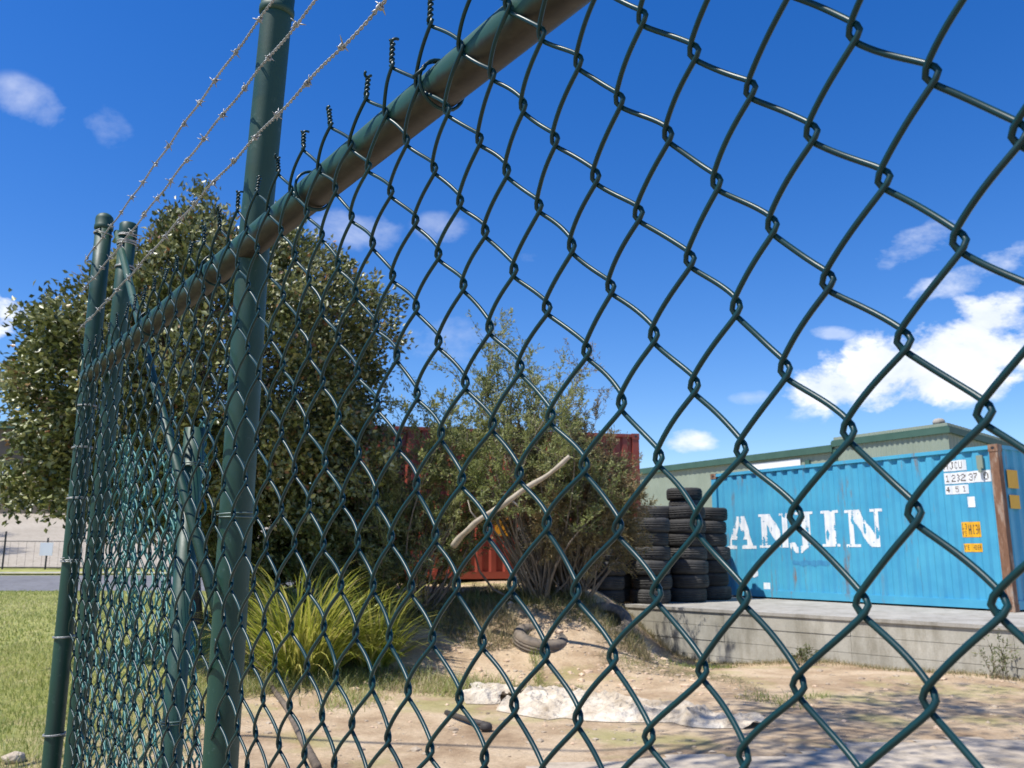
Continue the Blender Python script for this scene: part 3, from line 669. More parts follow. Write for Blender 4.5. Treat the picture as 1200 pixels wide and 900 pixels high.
RA = np.array([2.62, 17.55]); rdv = np.array([-.972, -.235]); RLn = 6.06
red = container('shipping_container', (RA[0] + rdv[0]*RLn, RA[1] + rdv[1]*RLn, 1.0), math.atan2(-rdv[1], -rdv[0]), RLn, 2.93, M['red'], 'faded red shipping container half hidden behind the scrubby bushes', rust=False)
b = MB(); b.add([(0, 0, 0), (.34, 0, 0), (.34, 0, .34), (0, 0, .34)], [(0, 1, 2, 3)]); o = b.build('orange_placard', M['orange_label'], red); o.location = (3.02 , -.008, .84)
b = MB(); b.add([(0, 0, 0), (.2, 0, .03), (.18, 0, .26), (.05, 0, .28)], [(0, 1, 2, 3)]); o = b.build('orange_placard', M['orange_label'], red); o.location = (3.28, -.008, 1.28)
b = MB(); b.box(4.08, 4.16, -.02, .03, .16, 2.8); b.build('frame_upright', M['red'], red)

# ------------------------------------------------------------------ tyres
def tyre_mesh(seed, R=.38, ri=.21, T=.262):
    r_ = random.Random(seed); b = MB(); n = 48
    prof = [(ri, -.07), (ri + .012, -.098), (ri + .05, -T/2 + .004), (R - .07, -T/2), (R - .022, -T/2 + .016), (R - .006, -T/2 + .045), (R, -.055),
            (R, -.048), (R - .010, -.046), (R - .010, -.038), (R + .001, -.036), (R + .001, -.006), (R - .010, -.004), (R - .010, .004), (R + .001, .006), (R + .001, .036), (R - .010, .038), (R - .010, .046), (R, .048),
            (R, .055), (R - .006, T/2 - .045), (R - .022, T/2 - .016), (R - .07, T/2), (ri + .05, T/2 - .004), (ri + .012, .098), (ri, .07), (ri + .03, .05), (ri + .06, 0), (ri + .03, -.05)]
    a = np.arange(n)*2*PI/n; V = []
    for r, z in prof:
        for k, t in enumerate(a):
            rr = r
            if r > R - .008 and abs(z) > .04 and k % 2: rr = r - .008
            V.append((rr*math.cos(t), rr*math.sin(t), z + T/2 + .004*math.sin(3*t + seed)))
    m = len(prof); F = [(i*n + j, i*n + (j+1) % n, ((i+1) % m)*n + (j+1) % n, ((i+1) % m)*n + j) for i in range(m) for j in range(n)]
    b.add(V, F); o = b.build('tyre', M['tyre'], None, smooth=True); return o
protos = [tyre_mesh(1), tyre_mesh(2, .365, .205, .255), tyre_mesh(3, .386, .20, .268)]
ORD = ['bottom', 'second', 'third', 'fourth', 'fifth', 'sixth', 'seventh', 'eighth', 'ninth']
used = [False]*3; stk = [
    ((3.42, 17.10), 7, .600, 'in the stack nearest the blue container'),
    ((4.02, 17.85), 7, .600, 'in the rear stack touching the blue container'),
    ((3.72, 18.60), 9, .600, 'in the tallest stack rising behind the others'),
    ((2.60, 16.50), 6, .600, 'in the dark stack second left of the blue container'),
    ((2.90, 17.35), 7, .600, 'in the dark rear stack between the two front stacks'),
    ((1.74, 16.35), 6, .600, 'in the shaded stack right behind the end of the retaining wall'),
    ((2.16, 17.15), 6, .600, 'in the recessed stack behind the end of the wall'),
    ((1.05, 15.8), 4, .93, 'in the low grey stack against the red container'),
    ((.42, 15.6), 4, .95, 'in the leftmost low stack against the red container')]
for si, ((x, y), n, z0, ph_) in enumerate(stk):
    z = z0
    for k in range(n):
        q = (si*5 + k*2 + (k*k) % 3) % 3; src = protos[q]
        if used[q]: o = src.copy(); col.objects.link(o)
        else: o = src; used[q] = True
        T = (.262, .255, .268)[q]
        o.location = (x + rng.normal(0, .018), y + rng.normal(0, .018), z); o.rotation_euler = (rng.normal(0, .008), rng.normal(0, .008), rng.random()*6)
        z += T - .004
        nm = 'top' if k == n-1 else ORD[k]
        tag(o, f'{nm} tyre {ph_}' if nm in ('top', 'bottom') else f'{nm} tyre up {ph_}', 'tyre', 'stacked black tyres')
def place_tyre(x, y, z, rx, ry, label):
    o = protos[0].copy(); o.data = protos[0].data.copy(); o.data.materials[0] = M['dusty_tyre']; col.objects.link(o)
    o.location = (x, y, z); o.rotation_euler = (rx, ry, .4); tag(o, label, 'tyre')
place_tyre(.36, 12.05, float(gh(.36, 12.05)) - .20, .30, .06, 'dusty grey tyre half buried in the dirt mound')
place_tyre(1.35, 12.9, float(gh(1.35, 12.9)) - .22, .55, -.2, 'dirt covered tyre sticking out of the mound near the wall end')

# ------------------------------------------------------------------ shed behind
sd = np.array([-.534, .845]); sp = np.array([.845, .534]); S0 = np.array([14.35, 28.])
shed = empty('industrial_shed', (S0[0], S0[1], -.20), math.atan2(sp[1], sp[0]))
tag(shed, 'long grey green corrugated metal shed behind the blue container', 'shed')
# local: x along the gable (to the right), y along the side (away)
b = MB()
def cor2(a0, a1, zf, pitch, dep, fn):
    n = int((a1 - a0)/(pitch/4)); t = np.linspace(a0, a1, n); d = dep*(.5 + .5*np.sin(t*2*PI/pitch))
    V = [fn(x, dd, 0) for x, dd in zip(t, d)] + [fn(x, dd, zf(x)) for x, dd in zip(t, d)]
    return V, [(i, i+1, n+i+1, n+i) for i in range(n-1)]
V, F = cor2(0, 4.45, lambda t: 5.45, .20, .035, lambda t, d, z: (d - .02, t, z + .5)); b.add(V, F)
b.build('wall', M['shed'], shed)
b = MB(); V, F = cor2(4.45, 18, lambda t: 4.92, .30, .02, lambda t, d, z: (d + .03, t, z + .5)); b.add(V, F); b.build('wall', M['shed'], shed)
b = MB(); V, F = cor2(0, 14, lambda t: 5.45 - .092*t, .20, .035, lambda t, d, z: (t, d - .02, z + .5)); b.add(V, F); b.build('wall', M['shed'], shed)
b = MB()
b.box(-.10, .06, -.12, 4.5, 5.60, 5.78); b.box(-.10, .02, 4.47, 18.2, 5.42, 5.68); b.box(-.05, .05, 4.3, 4.55, 4.6, 5.5)
b.build('fascia', M['shed_trim'], shed)
b = MB(); T = lambda v: np.stack([v[:, 0], v[:, 1], v[:, 2] - .092*np.clip(v[:, 0], 0, 99)], 1)
b.box(.065, 14.1, -.12, .05, 5.60, 5.78, T); b.build('fascia', M['shed_trim'], shed)
b = MB(); b.box(-.05, 14.1, -.06, 4.5, 5.785, 5.84, T); b.box(.03, 14.1, 4.5, 18.1, 5.62, 5.675, T); b.build('roof', M['shed_trim'], shed)
b = MB(); b.box(-.02, .028, 6.0, 8.6, 4.76, 5.31); b.build('skylight_panel', M['shed_panel'], shed)
b = MB(); b.box(-.07, .025, 5.55, 5.75, .5, 5.21); b.build('downpipe', M['shed_trim'], shed)
vent = MB(); vent.lathe([(.12, -.25), (.12, .08), (.18, .11), (.20, .18), (.18, .25), (.12, .30), (.02, .32)], (.2, .4, 5.84), 16); vo = vent.build('roof_vent', M['conc_top'], shed, smooth=True)
for o_ in (vo,): o_['label'] = 'small pale round roof vent'
# ------------------------------------------------------------------ vegetation
def branchy(mb, base, tip, r0, r1, bend=.08, n=10, sides=7):
    base = np.asarray(base, float); tip = np.asarray(tip, float); t = np.linspace(0, 1, n)[:, None]
    L_ = np.linalg.norm(tip - base); off = rng.normal(0, bend*L_, (2, 3))
    P = base + (tip - base)*t + off[0]*np.sin(t*PI) + off[1]*.4*np.sin(t*2*PI)
    mb.tube(P, np.linspace(r0, r1, n), sides); return P
def big_tree():
    c = np.array([-4.62, 12.6, 4.02]); R = np.array([2.62, 2.5, 2.42]); gz = float(gh(c[0], c[1]))
    t = empty('broadleaf_tree', (c[0], c[1], gz)); tag(t, 'large dense round tree with glossy dark leaves and pale highlights behind the fence', 'tree')
    loc = np.array(t.location); tb = MB()
    P = branchy(tb, (c[0] + .1, c[1], gz - .1), (c[0], c[1], 2.6), .16, .12, .03, 12, 12)
    lb = MB(); ends = []
    for k in range(34):
        u = rng.normal(size=3); u[2] = abs(u[2])*.9 - .25; u /= np.linalg.norm(u)
        e = c + u*R*.78; s = P[rng.integers(6, 12)]; Q_ = branchy(lb, s, e, .055, .012, .07, 9, 6); ends.append(Q_)
        for j in range(5):
            v = u + rng.normal(0, .45, 3); v /= np.linalg.norm(v); branchy(lb, Q_[rng.integers(3, 8)], c + v*R*.93, .018, .005, .08, 7, 4)
    tb.v = [v - loc for v in tb.v]; lb.v = [v - loc for v in lb.v]
    tb.build('trunk', M['bark'], t, smooth=True); lb.build('limbs', M['bark'], t, smooth=True)
    # leaf clumps over an uneven shell, with holes
    n = 2100; u = rng.normal(size=(n, 3)); u /= np.linalg.norm(u, axis=1)[:, None]
    lump = (1 - .30*np.clip(-u[:, 0]*1.3, 0, 1)*np.clip(u[:, 2]*2.2, 0, 1)) + .085*np.sin(u[:, 0]*4 + 1)*np.cos(u[:, 2]*5 + 1) + .05*np.sin(u[:, 0]*11 + u[:, 2]*9) + .05*np.sin(u[:, 1]*7 + u[:, 2]*4) + rng.normal(0, .025, n)
    rad = np.where(rng.random(n) < .78, rng.uniform(.86, 1.0, n), rng.uniform(.5, .86, n))
    cc = u*R*(lump*rad)[:, None]
    cc[:, 2] += np.where(u[:, 2] < -.45, .25, 0)
    keep = rng.random(n) < np.where(np.sin(u[:, 0]*9 + 2)*np.sin(u[:, 2]*8 + u[:, 1]*5) > .72, .3, 1.0)
    cc = cc[keep] + c; uo = u[keep]
    # hanging skirt, lower left and lower right spurs
    ex = np.concatenate([np.stack([rng.uniform(-2.5, -.2, 130) + c[0], rng.uniform(-1.6, 1.6, 130) + c[1], rng.uniform(2.1, 2.8, 130)], 1),
                         np.stack([rng.uniform(1.2, 2.9, 110) + c[0], rng.uniform(-1.2, 1.2, 110) + c[1], rng.uniform(1.4, 3.6, 110)], 1)])
    cc = np.vstack([cc, ex]); uo = np.vstack([uo, rng.normal(size=(240, 3))*.4 + [0, 0, -.2]])
    m = 42; P = np.repeat(cc, m, 0) + rng.normal(0, .10, (len(cc)*m, 3)); D = np.repeat(uo, m, 0)*.9 + rng.normal(0, .75, (len(P), 3)) + [0, 0, .15]
    rn = np.clip(np.repeat(rng.normal(.45, .16, len(cc)), m) + rng.normal(0, .2, len(P)), 0, 1)
    leaves('foliage', P - loc, D, rng.uniform(.07, .115, len(P)), rng.uniform(.044, .066, len(P)), M['leaf_big'], t, rn)
    for (x, z, k, mt, nm) in ((-5.0, 6.38, 26, 'shoot', 'red_shoots'), (-3.85, 6.25, 14, 'pink', 'pink_flowers')):
        Pc = np.array([x, c[1] - .5, z]) + rng.normal(0, .07, (k*2, 3)); leaves(nm, Pc - loc, rng.normal(0, .5, (k*2, 3)) + [0, 0, .9], .13, .04, M[mt], t)
big_tree()

def shrub(name, label, base, H, spread, nst, leafmat, lpd, ll, lw, tw=.012, lean=(0, 0), open_=.55, droop=0, levels=2, group=None, barkm='twig', lo=3):
    """multi-stemmed shrub: stems radiate up, side twigs carry small leaves"""
    base = np.array([base[0], base[1], float(gh(base[0], base[1])) if len(base) < 3 else base[2]])
    t = empty(name, tuple(base)); tag(t, label, 'shrub', group); sb = MB(); LP = []; LD = []; LR = []
    for k in range(nst):
        az = rng.random()*2*PI; sp_ = spread*math.sqrt(rng.random()); h = H*(1 - .55*(sp_/spread)**2)*rng.uniform(.62, 1.0)
        tip = np.array([math.cos(az)*sp_ + lean[0]*h, math.sin(az)*sp_ + lean[1]*h, h]); P = branchy(sb, rng.normal(0, .08, 3)*[1, 1, 0] - [0, 0, .06], tip, tw*rng.uniform(.8, 1.5), tw*.22, .07, 11, 5)
        crnd = rng.normal(0, .13)
        for j in range(int(11*open_*2)):
            i = rng.integers(lo, 11); s = P[min(i, 10)]; d = (P[min(i, 10)] - P[min(i, 10)-1]); d /= np.linalg.norm(d) + 1e-9
            v = d*.7 + rng.normal(0, .6, 3) + [0, 0, .25 - droop]; v /= np.linalg.norm(v)
            l = rng.uniform(.25, .75)*H*.23; Q_ = branchy(sb, s, s + v*l - [0, 0, droop*l*.4], tw*.28, tw*.10, .09, 6, 3)
            nl = int(lpd*rng.uniform(.5, 1.4))
            f = rng.random(nl)**.7; seg = np.clip((f*5).astype(int), 0, 4); fr = (f*5 - seg)[:, None]
            pp = Q_[seg]*(1 - fr) + Q_[seg+1]*fr + rng.normal(0, ll*.35, (nl, 3)); LP.append(pp)
            LD.append(np.tile(v, (nl, 1)) + rng.normal(0, .65, (nl, 3)) - [0, 0, droop*.5]); LR.append(np.clip(.5 + crnd + rng.normal(0, .2, nl), 0, 1))
    sb.build('stems', M[barkm], t, smooth=True)
    LP = np.vstack(LP); leaves('foliage', LP, np.vstack(LD), rng.uniform(ll*.7, ll*1.3, len(LP)), lw, M[leafmat], t, np.concatenate(LR)); return t
shrub('tall_shrub', 'airy pale green tall shrub with thin upright branches in the middle of the yard', (.42, 13.1), 4.25, 1.35, 44, 'leaf_air', 40, .068, .022, .018, open_=.65, lean=(-.15, 0), lo=7)
shrub('tall_shrub', 'pale green shrub leaning left beside the big dark tree', (-1.3, 12.7), 3.5, 1.0, 30, 'leaf_air', 52, .066, .022, .016, open_=.7, lo=4)
shrub('weeping_shrub', 'brownish drooping shrub with bare twigs in front of the tyre stacks', (.98, 13.4), 3.05, .9, 40, 'leaf_weep', 52, .075, .015, .016, open_=.75, droop=.35, lean=(.06, 0), lo=6)
shrub('weeping_shrub', 'thin brown twiggy shrub standing taller than the drooping one and left of it', (.75, 13.9), 4.1, 1.2, 28, 'leaf_weep', 40, .055, .016, .016, open_=.6, lo=6)
shrub('undergrowth_bush', 'low tangled bush of grey twigs in front of the red container', (-1.95, 12.4), 1.8, .85, 36, 'leaf_under', 44, .06, .02, .012, open_=.7)
shrub('undergrowth_bush', 'dark green bush between the big tree and the strappy plant', (-2.5, 12.6), 2.4, 1.0, 42, 'leaf_under', 48, .075, .03, .012, open_=.7)
shrub('undergrowth_bush', 'dense green bush under the left side of the big tree', (-4.0, 13.4), 2.0, 1.3, 44, 'leaf_under', 50, .08, .035, .012, open_=.7)
shrub('undergrowth_bush', 'small bush under the right edge of the drooping shrub', (.95, 13.9), 1.2, .5, 16, 'leaf_weep', 40, .055, .014, .010, open_=.7, droop=.2)
shrub('wall_weed', 'spindly green weed at the foot of the retaining wall on the right', (6.0, 11.15), .72, .30, 9, 'leaf_under', 5, .05, .016, .004, open_=.35)
shrub('wall_weed', 'short dry weed at the foot of the retaining wall left of the spindly one', (4.2, 12.7), .3, .2, 8, 'leaf_under', 8, .04, .016, .004, open_=.5)

# strappy flax-like plant
def strappy(x, y, R, H, n, label):
    z = float(gh(x, y)); t = empty('strap_leaf_plant', (x, y, z)); tag(t, label, 'plant')
    az = rng.random(n)*2*PI; r = np.sqrt(rng.random(n))*R*.28
    P = np.stack([r*np.cos(az), r*np.sin(az), -.03 + 0*r], 1); lean = rng.uniform(.03, 1.15, n)*rng.uniform(.6, 1, n)
    blades('leaves', P, rng.uniform(.65, 1.12, n)*H, .026, lean, M['leaf_yellow'], t, seg=7, rnd=np.clip(rng.normal(.5, .2, n), 0, 1), droop=.75, az=az + rng.normal(0, .6, n))
strappy(-2.55, 10.8, 1.1, 1.62, 800, 'large yellow green clump of long strap leaves behind the fence')
strappy(-1.75, 11.4, .8, 1.2, 300, 'smaller yellow green clump of strap leaves right of the large one')
# wispy grass and weeds
def scatter_box(x0, x1, y0, y1, n, f=None):
    x = rng.uniform(x0, x1, n); y = rng.uniform(y0, y1, n)
    if f is not None: k = f(x, y); x, y = x[k], y[k]
    return np.stack([x, y, gh(x, y)], 1)
P = scatter_box(-3.8, .4, 8.6, 13.6, 26000, lambda x, y: (vnoise(x, y, 2.2, 12) > -.25) & (y > 9.8 + .8*vnoise(x, y, 3.4, 44) + 1.0*np.clip(x + .7, 0, 3) + rng.exponential(.25, len(x))*-1))
o = blades('tall_weeds', P, rng.uniform(.05, .34, len(P))*(.7 + .5*np.clip(vnoise(P[:, 0], P[:, 1], 3.3, 5), -1, 1)), .007, rng.uniform(.1, 1.2, len(P)), M['grass'], rnd=np.clip(.58 + .35*vnoise(P[:, 0], P[:, 1], 2, 31) + rng.normal(0, .22, len(P)), 0, 1)); tag(o, 'rough green weeds and grass round the strappy plants', 'weeds', kind='stuff')
P = scatter_box(-14, -1.3, 4.5, 15, 120000, lambda x, y: (x < -1.75 - .14*y + .35*vnoise(x, y, 1.5, 3)) & (x > -.78*y - .6))
o = blades('verge_grass', P, rng.uniform(.035, .10, len(P)), .0065, rng.uniform(.1, 1.0, len(P)), M['grass'], seg=2, rnd=np.clip(.56 + .3*vnoise(P[:, 0], P[:, 1], 1.3, 14) + rng.normal(0, .2, len(P)), 0, 1)); tag(o, 'short green grass of the sunny verge left of the fence', 'grass', kind='stuff')
P = scatter_box(-26, -4, 15, 36, 60000, lambda x, y: x < -.12*y - 2.2)
o = blades('far_verge_grass', P, rng.uniform(.05, .12, len(P)), .018, rng.uniform(.1, 1.0, len(P)), M['grass'], seg=2, rnd=np.clip(.66 + .25*vnoise(P[:, 0], P[:, 1], .6, 14) + rng.normal(0, .17, len(P)), 0, 1)); tag(o, 'short grass of the verge running up to the road', 'grass', kind='stuff')
P = scatter_box(-2.6, 7.5, 6.6, 14.5, 60000, lambda x, y: ((vnoise(x, y, 1.9, 40) + .5*vnoise(x, y, 6, 22)) > .78) & (y > 6.9 + .3*x*(x > 0)*.8) & (((x - WA[0])*WN[0] + (y - WA[1])*WN[1]) < -.03))
o = blades('yard_weeds', P, rng.uniform(.03, .11, len(P)), .006, rng.uniform(.2, 1.1, len(P)), M['grass'], seg=2, rnd=np.clip(rng.normal(.35, .2, len(P)), 0, 1)); tag(o, 'sparse low green weeds on the bare yard soil', 'weeds', kind='stuff')
tt = rng.random(6500); off = rng.exponential(.16, 6500)
xy = WA - WD*4 + (WB - WA + WD*4)*tt[:, None] - WN*(.02 + off)[:, None]; P = np.column_stack([xy, gh(xy[:, 0], xy[:, 1])])
o = blades('dry_wall_grass', P, rng.uniform(.04, .20, len(P))*(.5 + vnoise(P[:, 0], P[:, 1], 4, 7).clip(0, 1)), .006, rng.uniform(.1, .9, len(P)), M['dry'], seg=2); tag(o, 'dry straw coloured grass along the foot of the retaining wall', 'grass', kind='stuff')
P = scatter_box(-2.2, 2.8, 9.8, 13.6, 15000, lambda x, y: vnoise(x, y, 2.6, 2) > .1)
o = blades('dry_litter', P + [0, 0, .005], rng.uniform(.05, .22, len(P)), .006, rng.uniform(1.0, 1.5, len(P)), M['dry'], seg=2); tag(o, 'dry twigs and straw litter lying on the dirt mound', 'litter', kind='stuff')

P = scatter_box(-1.6, 1.9, 11.3, 14.2, 15000, lambda x, y: (vnoise(x, y, 3.4, 25) > -.1) & (y > 12.0 + .5*vnoise(x, y, 4, 3)))
o = blades('bank_weeds', P, rng.uniform(.06, .30, len(P)), .007, rng.uniform(.1, 1.1, len(P)), M['dry'], rnd=np.clip(.4 + .35*vnoise(P[:, 0], P[:, 1], 2.5, 31) + rng.normal(0, .22, len(P)), 0, 1)); tag(o, 'scrubby dry weeds on the bank below the bushes', 'weeds', kind='stuff')
# pebbles and clods
b = MB(); ico = [(0,0,1),(.89,0,.45),(.28,.85,.45),(-.72,.53,.45),(-.72,-.53,.45),(.28,-.85,.45),(.72,.53,-.45),(-.28,.85,-.45),(-.89,0,-.45),(-.28,-.85,-.45),(.72,-.53,-.45),(0,0,-1)]
icf = [(0,1,2),(0,2,3),(0,3,4),(0,4,5),(0,5,1),(1,6,2),(2,7,3),(3,8,4),(4,9,5),(5,10,1),(6,7,2),(7,8,3),(8,9,4),(9,10,5),(10,6,1),(11,7,6),(11,8,7),(11,9,8),(11,10,9),(11,6,10)]
ico = np.array(ico)
pp = np.vstack([scatter_box(-3, 8, 6.5, 12.5, 1500), scatter_box(-1.5, 2.8, 10.3, 13.6, 400)])
for p in pp:
    if p[1] < dedge(p[0]) and rng.random() < .9: continue
    if (p[0] - WA[0])*WN[0] + (p[1] - WA[1])*WN[1] > -.05: continue
    s = .005 + rng.exponential(.007); s = min(s, .045)
    b.add(ico*(1 + rng.normal(0, .16, (12, 3)))*[s*1.2, s, s*.65] + p, icf)
o = b.build('pebbles', M['stone']); tag(o, 'small stones and clods scattered over the yard', 'stones', kind='stuff')

b = MB()
for p in np.vstack([scatter_box(-1.2, 2.6, 9.9, 13.2, 480), scatter_box(-2.5, 6.5, 7.2, 11, 160)]):
    if p[1] < dedge(p[0]) + .2 or (p[0] - WA[0])*WN[0] + (p[1] - WA[1])*WN[1] > -.1: continue
    s = min(.008 + rng.exponential(.011), .06)
    b.add(ico*(1 + rng.normal(0, .2, (12, 3)))*[s*1.2, s, s*.7] + p, icf)
o = b.build('soil_clods', M['clod']); tag(o, 'lumps of dry soil on the dirt mound and yard', 'soil', kind='stuff')
# crumpled sheet on the ground
def crumple(name, label, pts_c, nx, ny, seed, amp=.05, edge=.10):
    """pts_c: control strip (left edge points, right edge points)"""
    A_, B_ = [np.array(p, float) for p in pts_c]; U = np.linspace(0, 1, nx); V = np.linspace(0, 1, ny); verts = []
    ka = np.linspace(0, 1, len(A_))
    for j, v in enumerate(V):
        for i, u in enumerate(U):
            a = np.array([np.interp(u, ka, A_[:, 0]), np.interp(u, ka, A_[:, 1])]); c = np.array([np.interp(u, ka, B_[:, 0]), np.interp(u, ka, B_[:, 1])])
            p = a + (c - a)*v; w = min(v, 1-v, 1)*2
            p = p + (np.array([vnoise(p[0]*1.0, p[1], 7, seed), vnoise(p[0], p[1], 6, seed + 7)])*edge)
            rg = 1 - abs(vnoise(p[0]*2.1 + p[1], p[1]*2.3, 3.1, seed)); rg2 = 1 - abs(vnoise(p[0] - p[1]*.6, p[1]*1.4, 9, seed + 3)); rg3 = 1 - 1.6*abs(vnoise(p[0], p[1], 26, seed + 9))
            h = amp*(max(rg, 0)**2 + .55*max(rg2, 0)**2 + .42*max(rg3, 0)) * min(1, w*2.6)
            verts.append((p[0], p[1], float(gh(p[0], p[1])) + .006 + h))
    b = MB(); b.add(verts, [(j*nx+i, j*nx+i+1, (j+1)*nx+i+1, (j+1)*nx+i) for j in range(ny-1) for i in range(nx-1)])
    o = b.build(name, M['cloth'], None, smooth=False); tag(o, label, 'sheet'); return o
crumple('crumpled_sheet', 'long crumpled dirty white sheet lying across the dirt', ([(-.05, 8.8), (.3, 8.45), (.8, 8.35), (1.3, 8.3), (1.6, 8.0), (2.1, 7.75)], [(.0, 9.5), (.4, 9.95), (.9, 9.85), (1.3, 9.3), (1.75, 8.75), (2.25, 8.15)]), 190, 90, 3, .075, .24)
crumple('crumpled_sheet', 'small crumpled white cloth at the left end of the long sheet', ([(-.48, 9.15), (-.3, 9.05), (-.06, 9.2)], [(-.42, 9.95), (-.2, 10.1), (.12, 9.75)]), 70, 60, 15, .08, .16)

# dead branch, short pipe, dark tube
db = empty('dead_branch', (-.55, 11.6, float(gh(-.55, 11.6)))); tag(db, 'bare bleached dead branch leaning up to the right in front of the red container', 'branch')
b = MB(); l0 = np.array(db.location); Pb = np.array([(-.80, 11.9, 1.60), (-.66, 11.75, 1.76), (-.50, 11.6, 1.90), (-.20, 11.5, 2.09), (.10, 11.4, 2.29), (.40, 11.35, 2.48), (.66, 11.3, 2.66), (.76, 11.3, 2.77)])
tq = np.linspace(0, 1, 40); kk = np.linspace(0, 1, len(Pb)); Pc = np.stack([np.interp(tq, kk, Pb[:, i]) for i in range(3)], 1); Pc[1:-1] = (Pc[:-2] + Pc[1:-1]*2 + Pc[2:])/4
Pc[:, 2] += .008*np.sin(tq*23); b.tube(Pc - l0, np.linspace(.044, .028, 40)*(1 + .10*np.sin(tq*31) + .08*np.sin(tq*13 + 1)), 10); b.build('branch', M['deadwood'], db, smooth=True)
b = MB(); s = Pc[20]; b.tube(np.array([s, s + [.06, -.02, -.04], s + [.11, -.03, -.10]]) - l0, [.018, .014, .008], 6); s = Pc[12]; b.tube(np.array([s, s + [-.10, 0, .12], s + [-.14, 0, .27]]) - l0, [.016, .010, .005], 6)
b.build('side_twig', M['deadwood'], db, smooth=True)
zg = float(gh(-.3, 7.95)); b = MB(); b.tube(np.array([(-.62, 8.55, zg + .04), (-.45, 8.25, zg + .045), (-.30, 8.0, zg + .05), (-.235, 7.9, zg + .055)]), [.024, .023, .026, .026], 12)
b.lathe([(.030, 0), (.052, .004), (.056, .02), (.05, .05), (.035, .062), (.01, .07)], (-.225, 7.88, zg + .01), 14)
o = b.build('pipe_stub', M['dark_pipe'], None, smooth=True); tag(o, 'short dark pipe with a round end left of the white sheet', 'pipe')
zg = float(gh(-2.0, 8.3)); b = MB(); b.tube(np.array([(-1.36, 6.4, .035), (-1.75, 7.5, .04), (-2.2, 8.8, .045), (-2.75, 10.2, .05)]), [.032, .03, .028, .024], 10)  # dark streak across the ground, modelled as a long tapering tube
o = b.build('dark_tube', M['bark'], None, smooth=True); tag(o, 'long dark tube lying in the weeds behind the middle fence post', 'pole')
b = MB(); b.add(ico*[.10, .08, .05]*(1 + rng.normal(0, .1, (12, 3))) + [-3.62, 6.65, .04], icf); o = b.build('rock', M['cloth'], None, smooth=True); tag(o, 'pale stone in the grass at the bottom left', 'stone')

# ------------------------------------------------------------------ far left: car park fence, building, trees
def on(x, y): return float(gh(x, y))
yf = empty('steel_yard_fence', (-26, 48, on(-26, 48))); tag(yf, 'black steel mesh fence along the far side of the road', 'fence'); fl2 = np.array(yf.location)
b = MB()
for x in np.arange(-42, -12, 2.35): 
    z = on(x, 48); p = MB(); p.tube(np.array([(x, 48, z), (x, 48, z + (2.05 if int(x*10) % 3 else 1.7))]) - fl2, .05, 8); p.build('post', M['black_steel'], yf)
for zz in (.12, 1.52):
    b.tube(np.array([(x, 48, on(x, 48) + zz) for x in np.arange(-42, -12, 1)]) - fl2, .03, 6)
b.build('rail', M['black_steel'], yf)
b = MB()
for x in np.arange(-42, -12, .45): b.tube(np.array([(x, 48, on(x, 48) + .12), (x, 48, on(x, 48) + 1.52)]) - fl2, .007, 4)
b.build('bars', M['black_steel'], yf)
b = MB(); b.box(-25.9, -25.2, 47.90, 47.93, on(-25.5, 48) + .75, on(-25.5, 48) + 1.45); o = b.build('fence_sign', M['sign_white'], None); tag(o, 'small pale notice board hung on the black yard fence', 'sign')
fb = empty('warehouse', (-60, 100, on(-60, 100))); tag(fb, 'long brown warehouse with a blue band beyond the sloping car park', 'building'); f3 = np.array(fb.location)
b = MB(); b.box(-110, -38, 98, 120, 3, 15.6); b.v = [v - f3 for v in b.v]; b.build('wall', M['brick'], fb)
b = MB(); b.box(-111, -37, 97, 121, 15.6, 16.4); b.v = [v - f3 for v in b.v]; b.build('roof', M['shed_trim'], fb)
b = MB(); b.box(-70, -57.0, 97.7, 97.95, 10.9, 11.5); b.box(-70, -57.0, 97.7, 97.95, 10.0, 10.4); b.v = [v - f3 for v in b.v]; b.build('blue_band', M['sign_blue'], fb)
b = MB(); b.box(-70, -57.0, 97.7, 97.95, 10.42, 10.88); b.v = [v - f3 for v in b.v]; b.build('white_band', M['sign_white'], fb)
def simple_tree(x, y, H, R, label, seed, leafsz=.3, n=260, m=26, crown=None):
    gz = on(x, y); t = empty('street_tree', (x, y, gz)); tag(t, label, 'tree'); tb = MB(); lb = MB()
    P = branchy(tb, (0, 0, -.1), (rng.normal(0, .3), 0, H*.6), H*.022, H*.012, .03, 10, 9); tb.build('trunk', M['bark'], t, smooth=True)
    c = np.array([0, 0, H - R*.8]) if crown is None else np.array(crown); RR = np.array([R, R, R*.75]); cs_ = []
    for k in range(16):
        u = rng.normal(size=3); u[2] = abs(u[2]); u /= np.linalg.norm(u); e = c + u*RR*.7; branchy(lb, P[rng.integers(5, 10)], e, H*.004, H*.001, .08, 8, 5)
    lb.build('limbs', M['bark'], t, smooth=True)
    u = rng.normal(size=(n, 3)); u /= np.linalg.norm(u, axis=1)[:, None]; cc = c + u*RR*rng.uniform(.45, 1, (n, 1))
    P = np.repeat(cc, m, 0) + rng.normal(0, R*.09, (n*m, 3)); leaves('crown', P, np.repeat(u, m, 0) + rng.normal(0, .7, (n*m, 3)), leafsz, leafsz*.4, M['leaf_under'], t)
simple_tree(-41.0, 54, 14, 4.3, 'street tree standing left of the car park just outside the picture', 1)
simple_tree(-50.0, 66, 15, 4.6, 'street tree standing further up on the left of the car park', 2)
simple_tree(-33.6, 46.8, 6, 2.4, 'small street tree on the far kerb left of the yard fence', 3)
# tall gum on the verge behind the photographer: its high limbs shade the driveway
simple_tree(-5.2, 2.2, 11.5, 3.0, 'tall street tree on the verge left of the photographer with an overhanging crown', 4, .15, 130, 34, crown=(4.6, 3.0, 9.6))

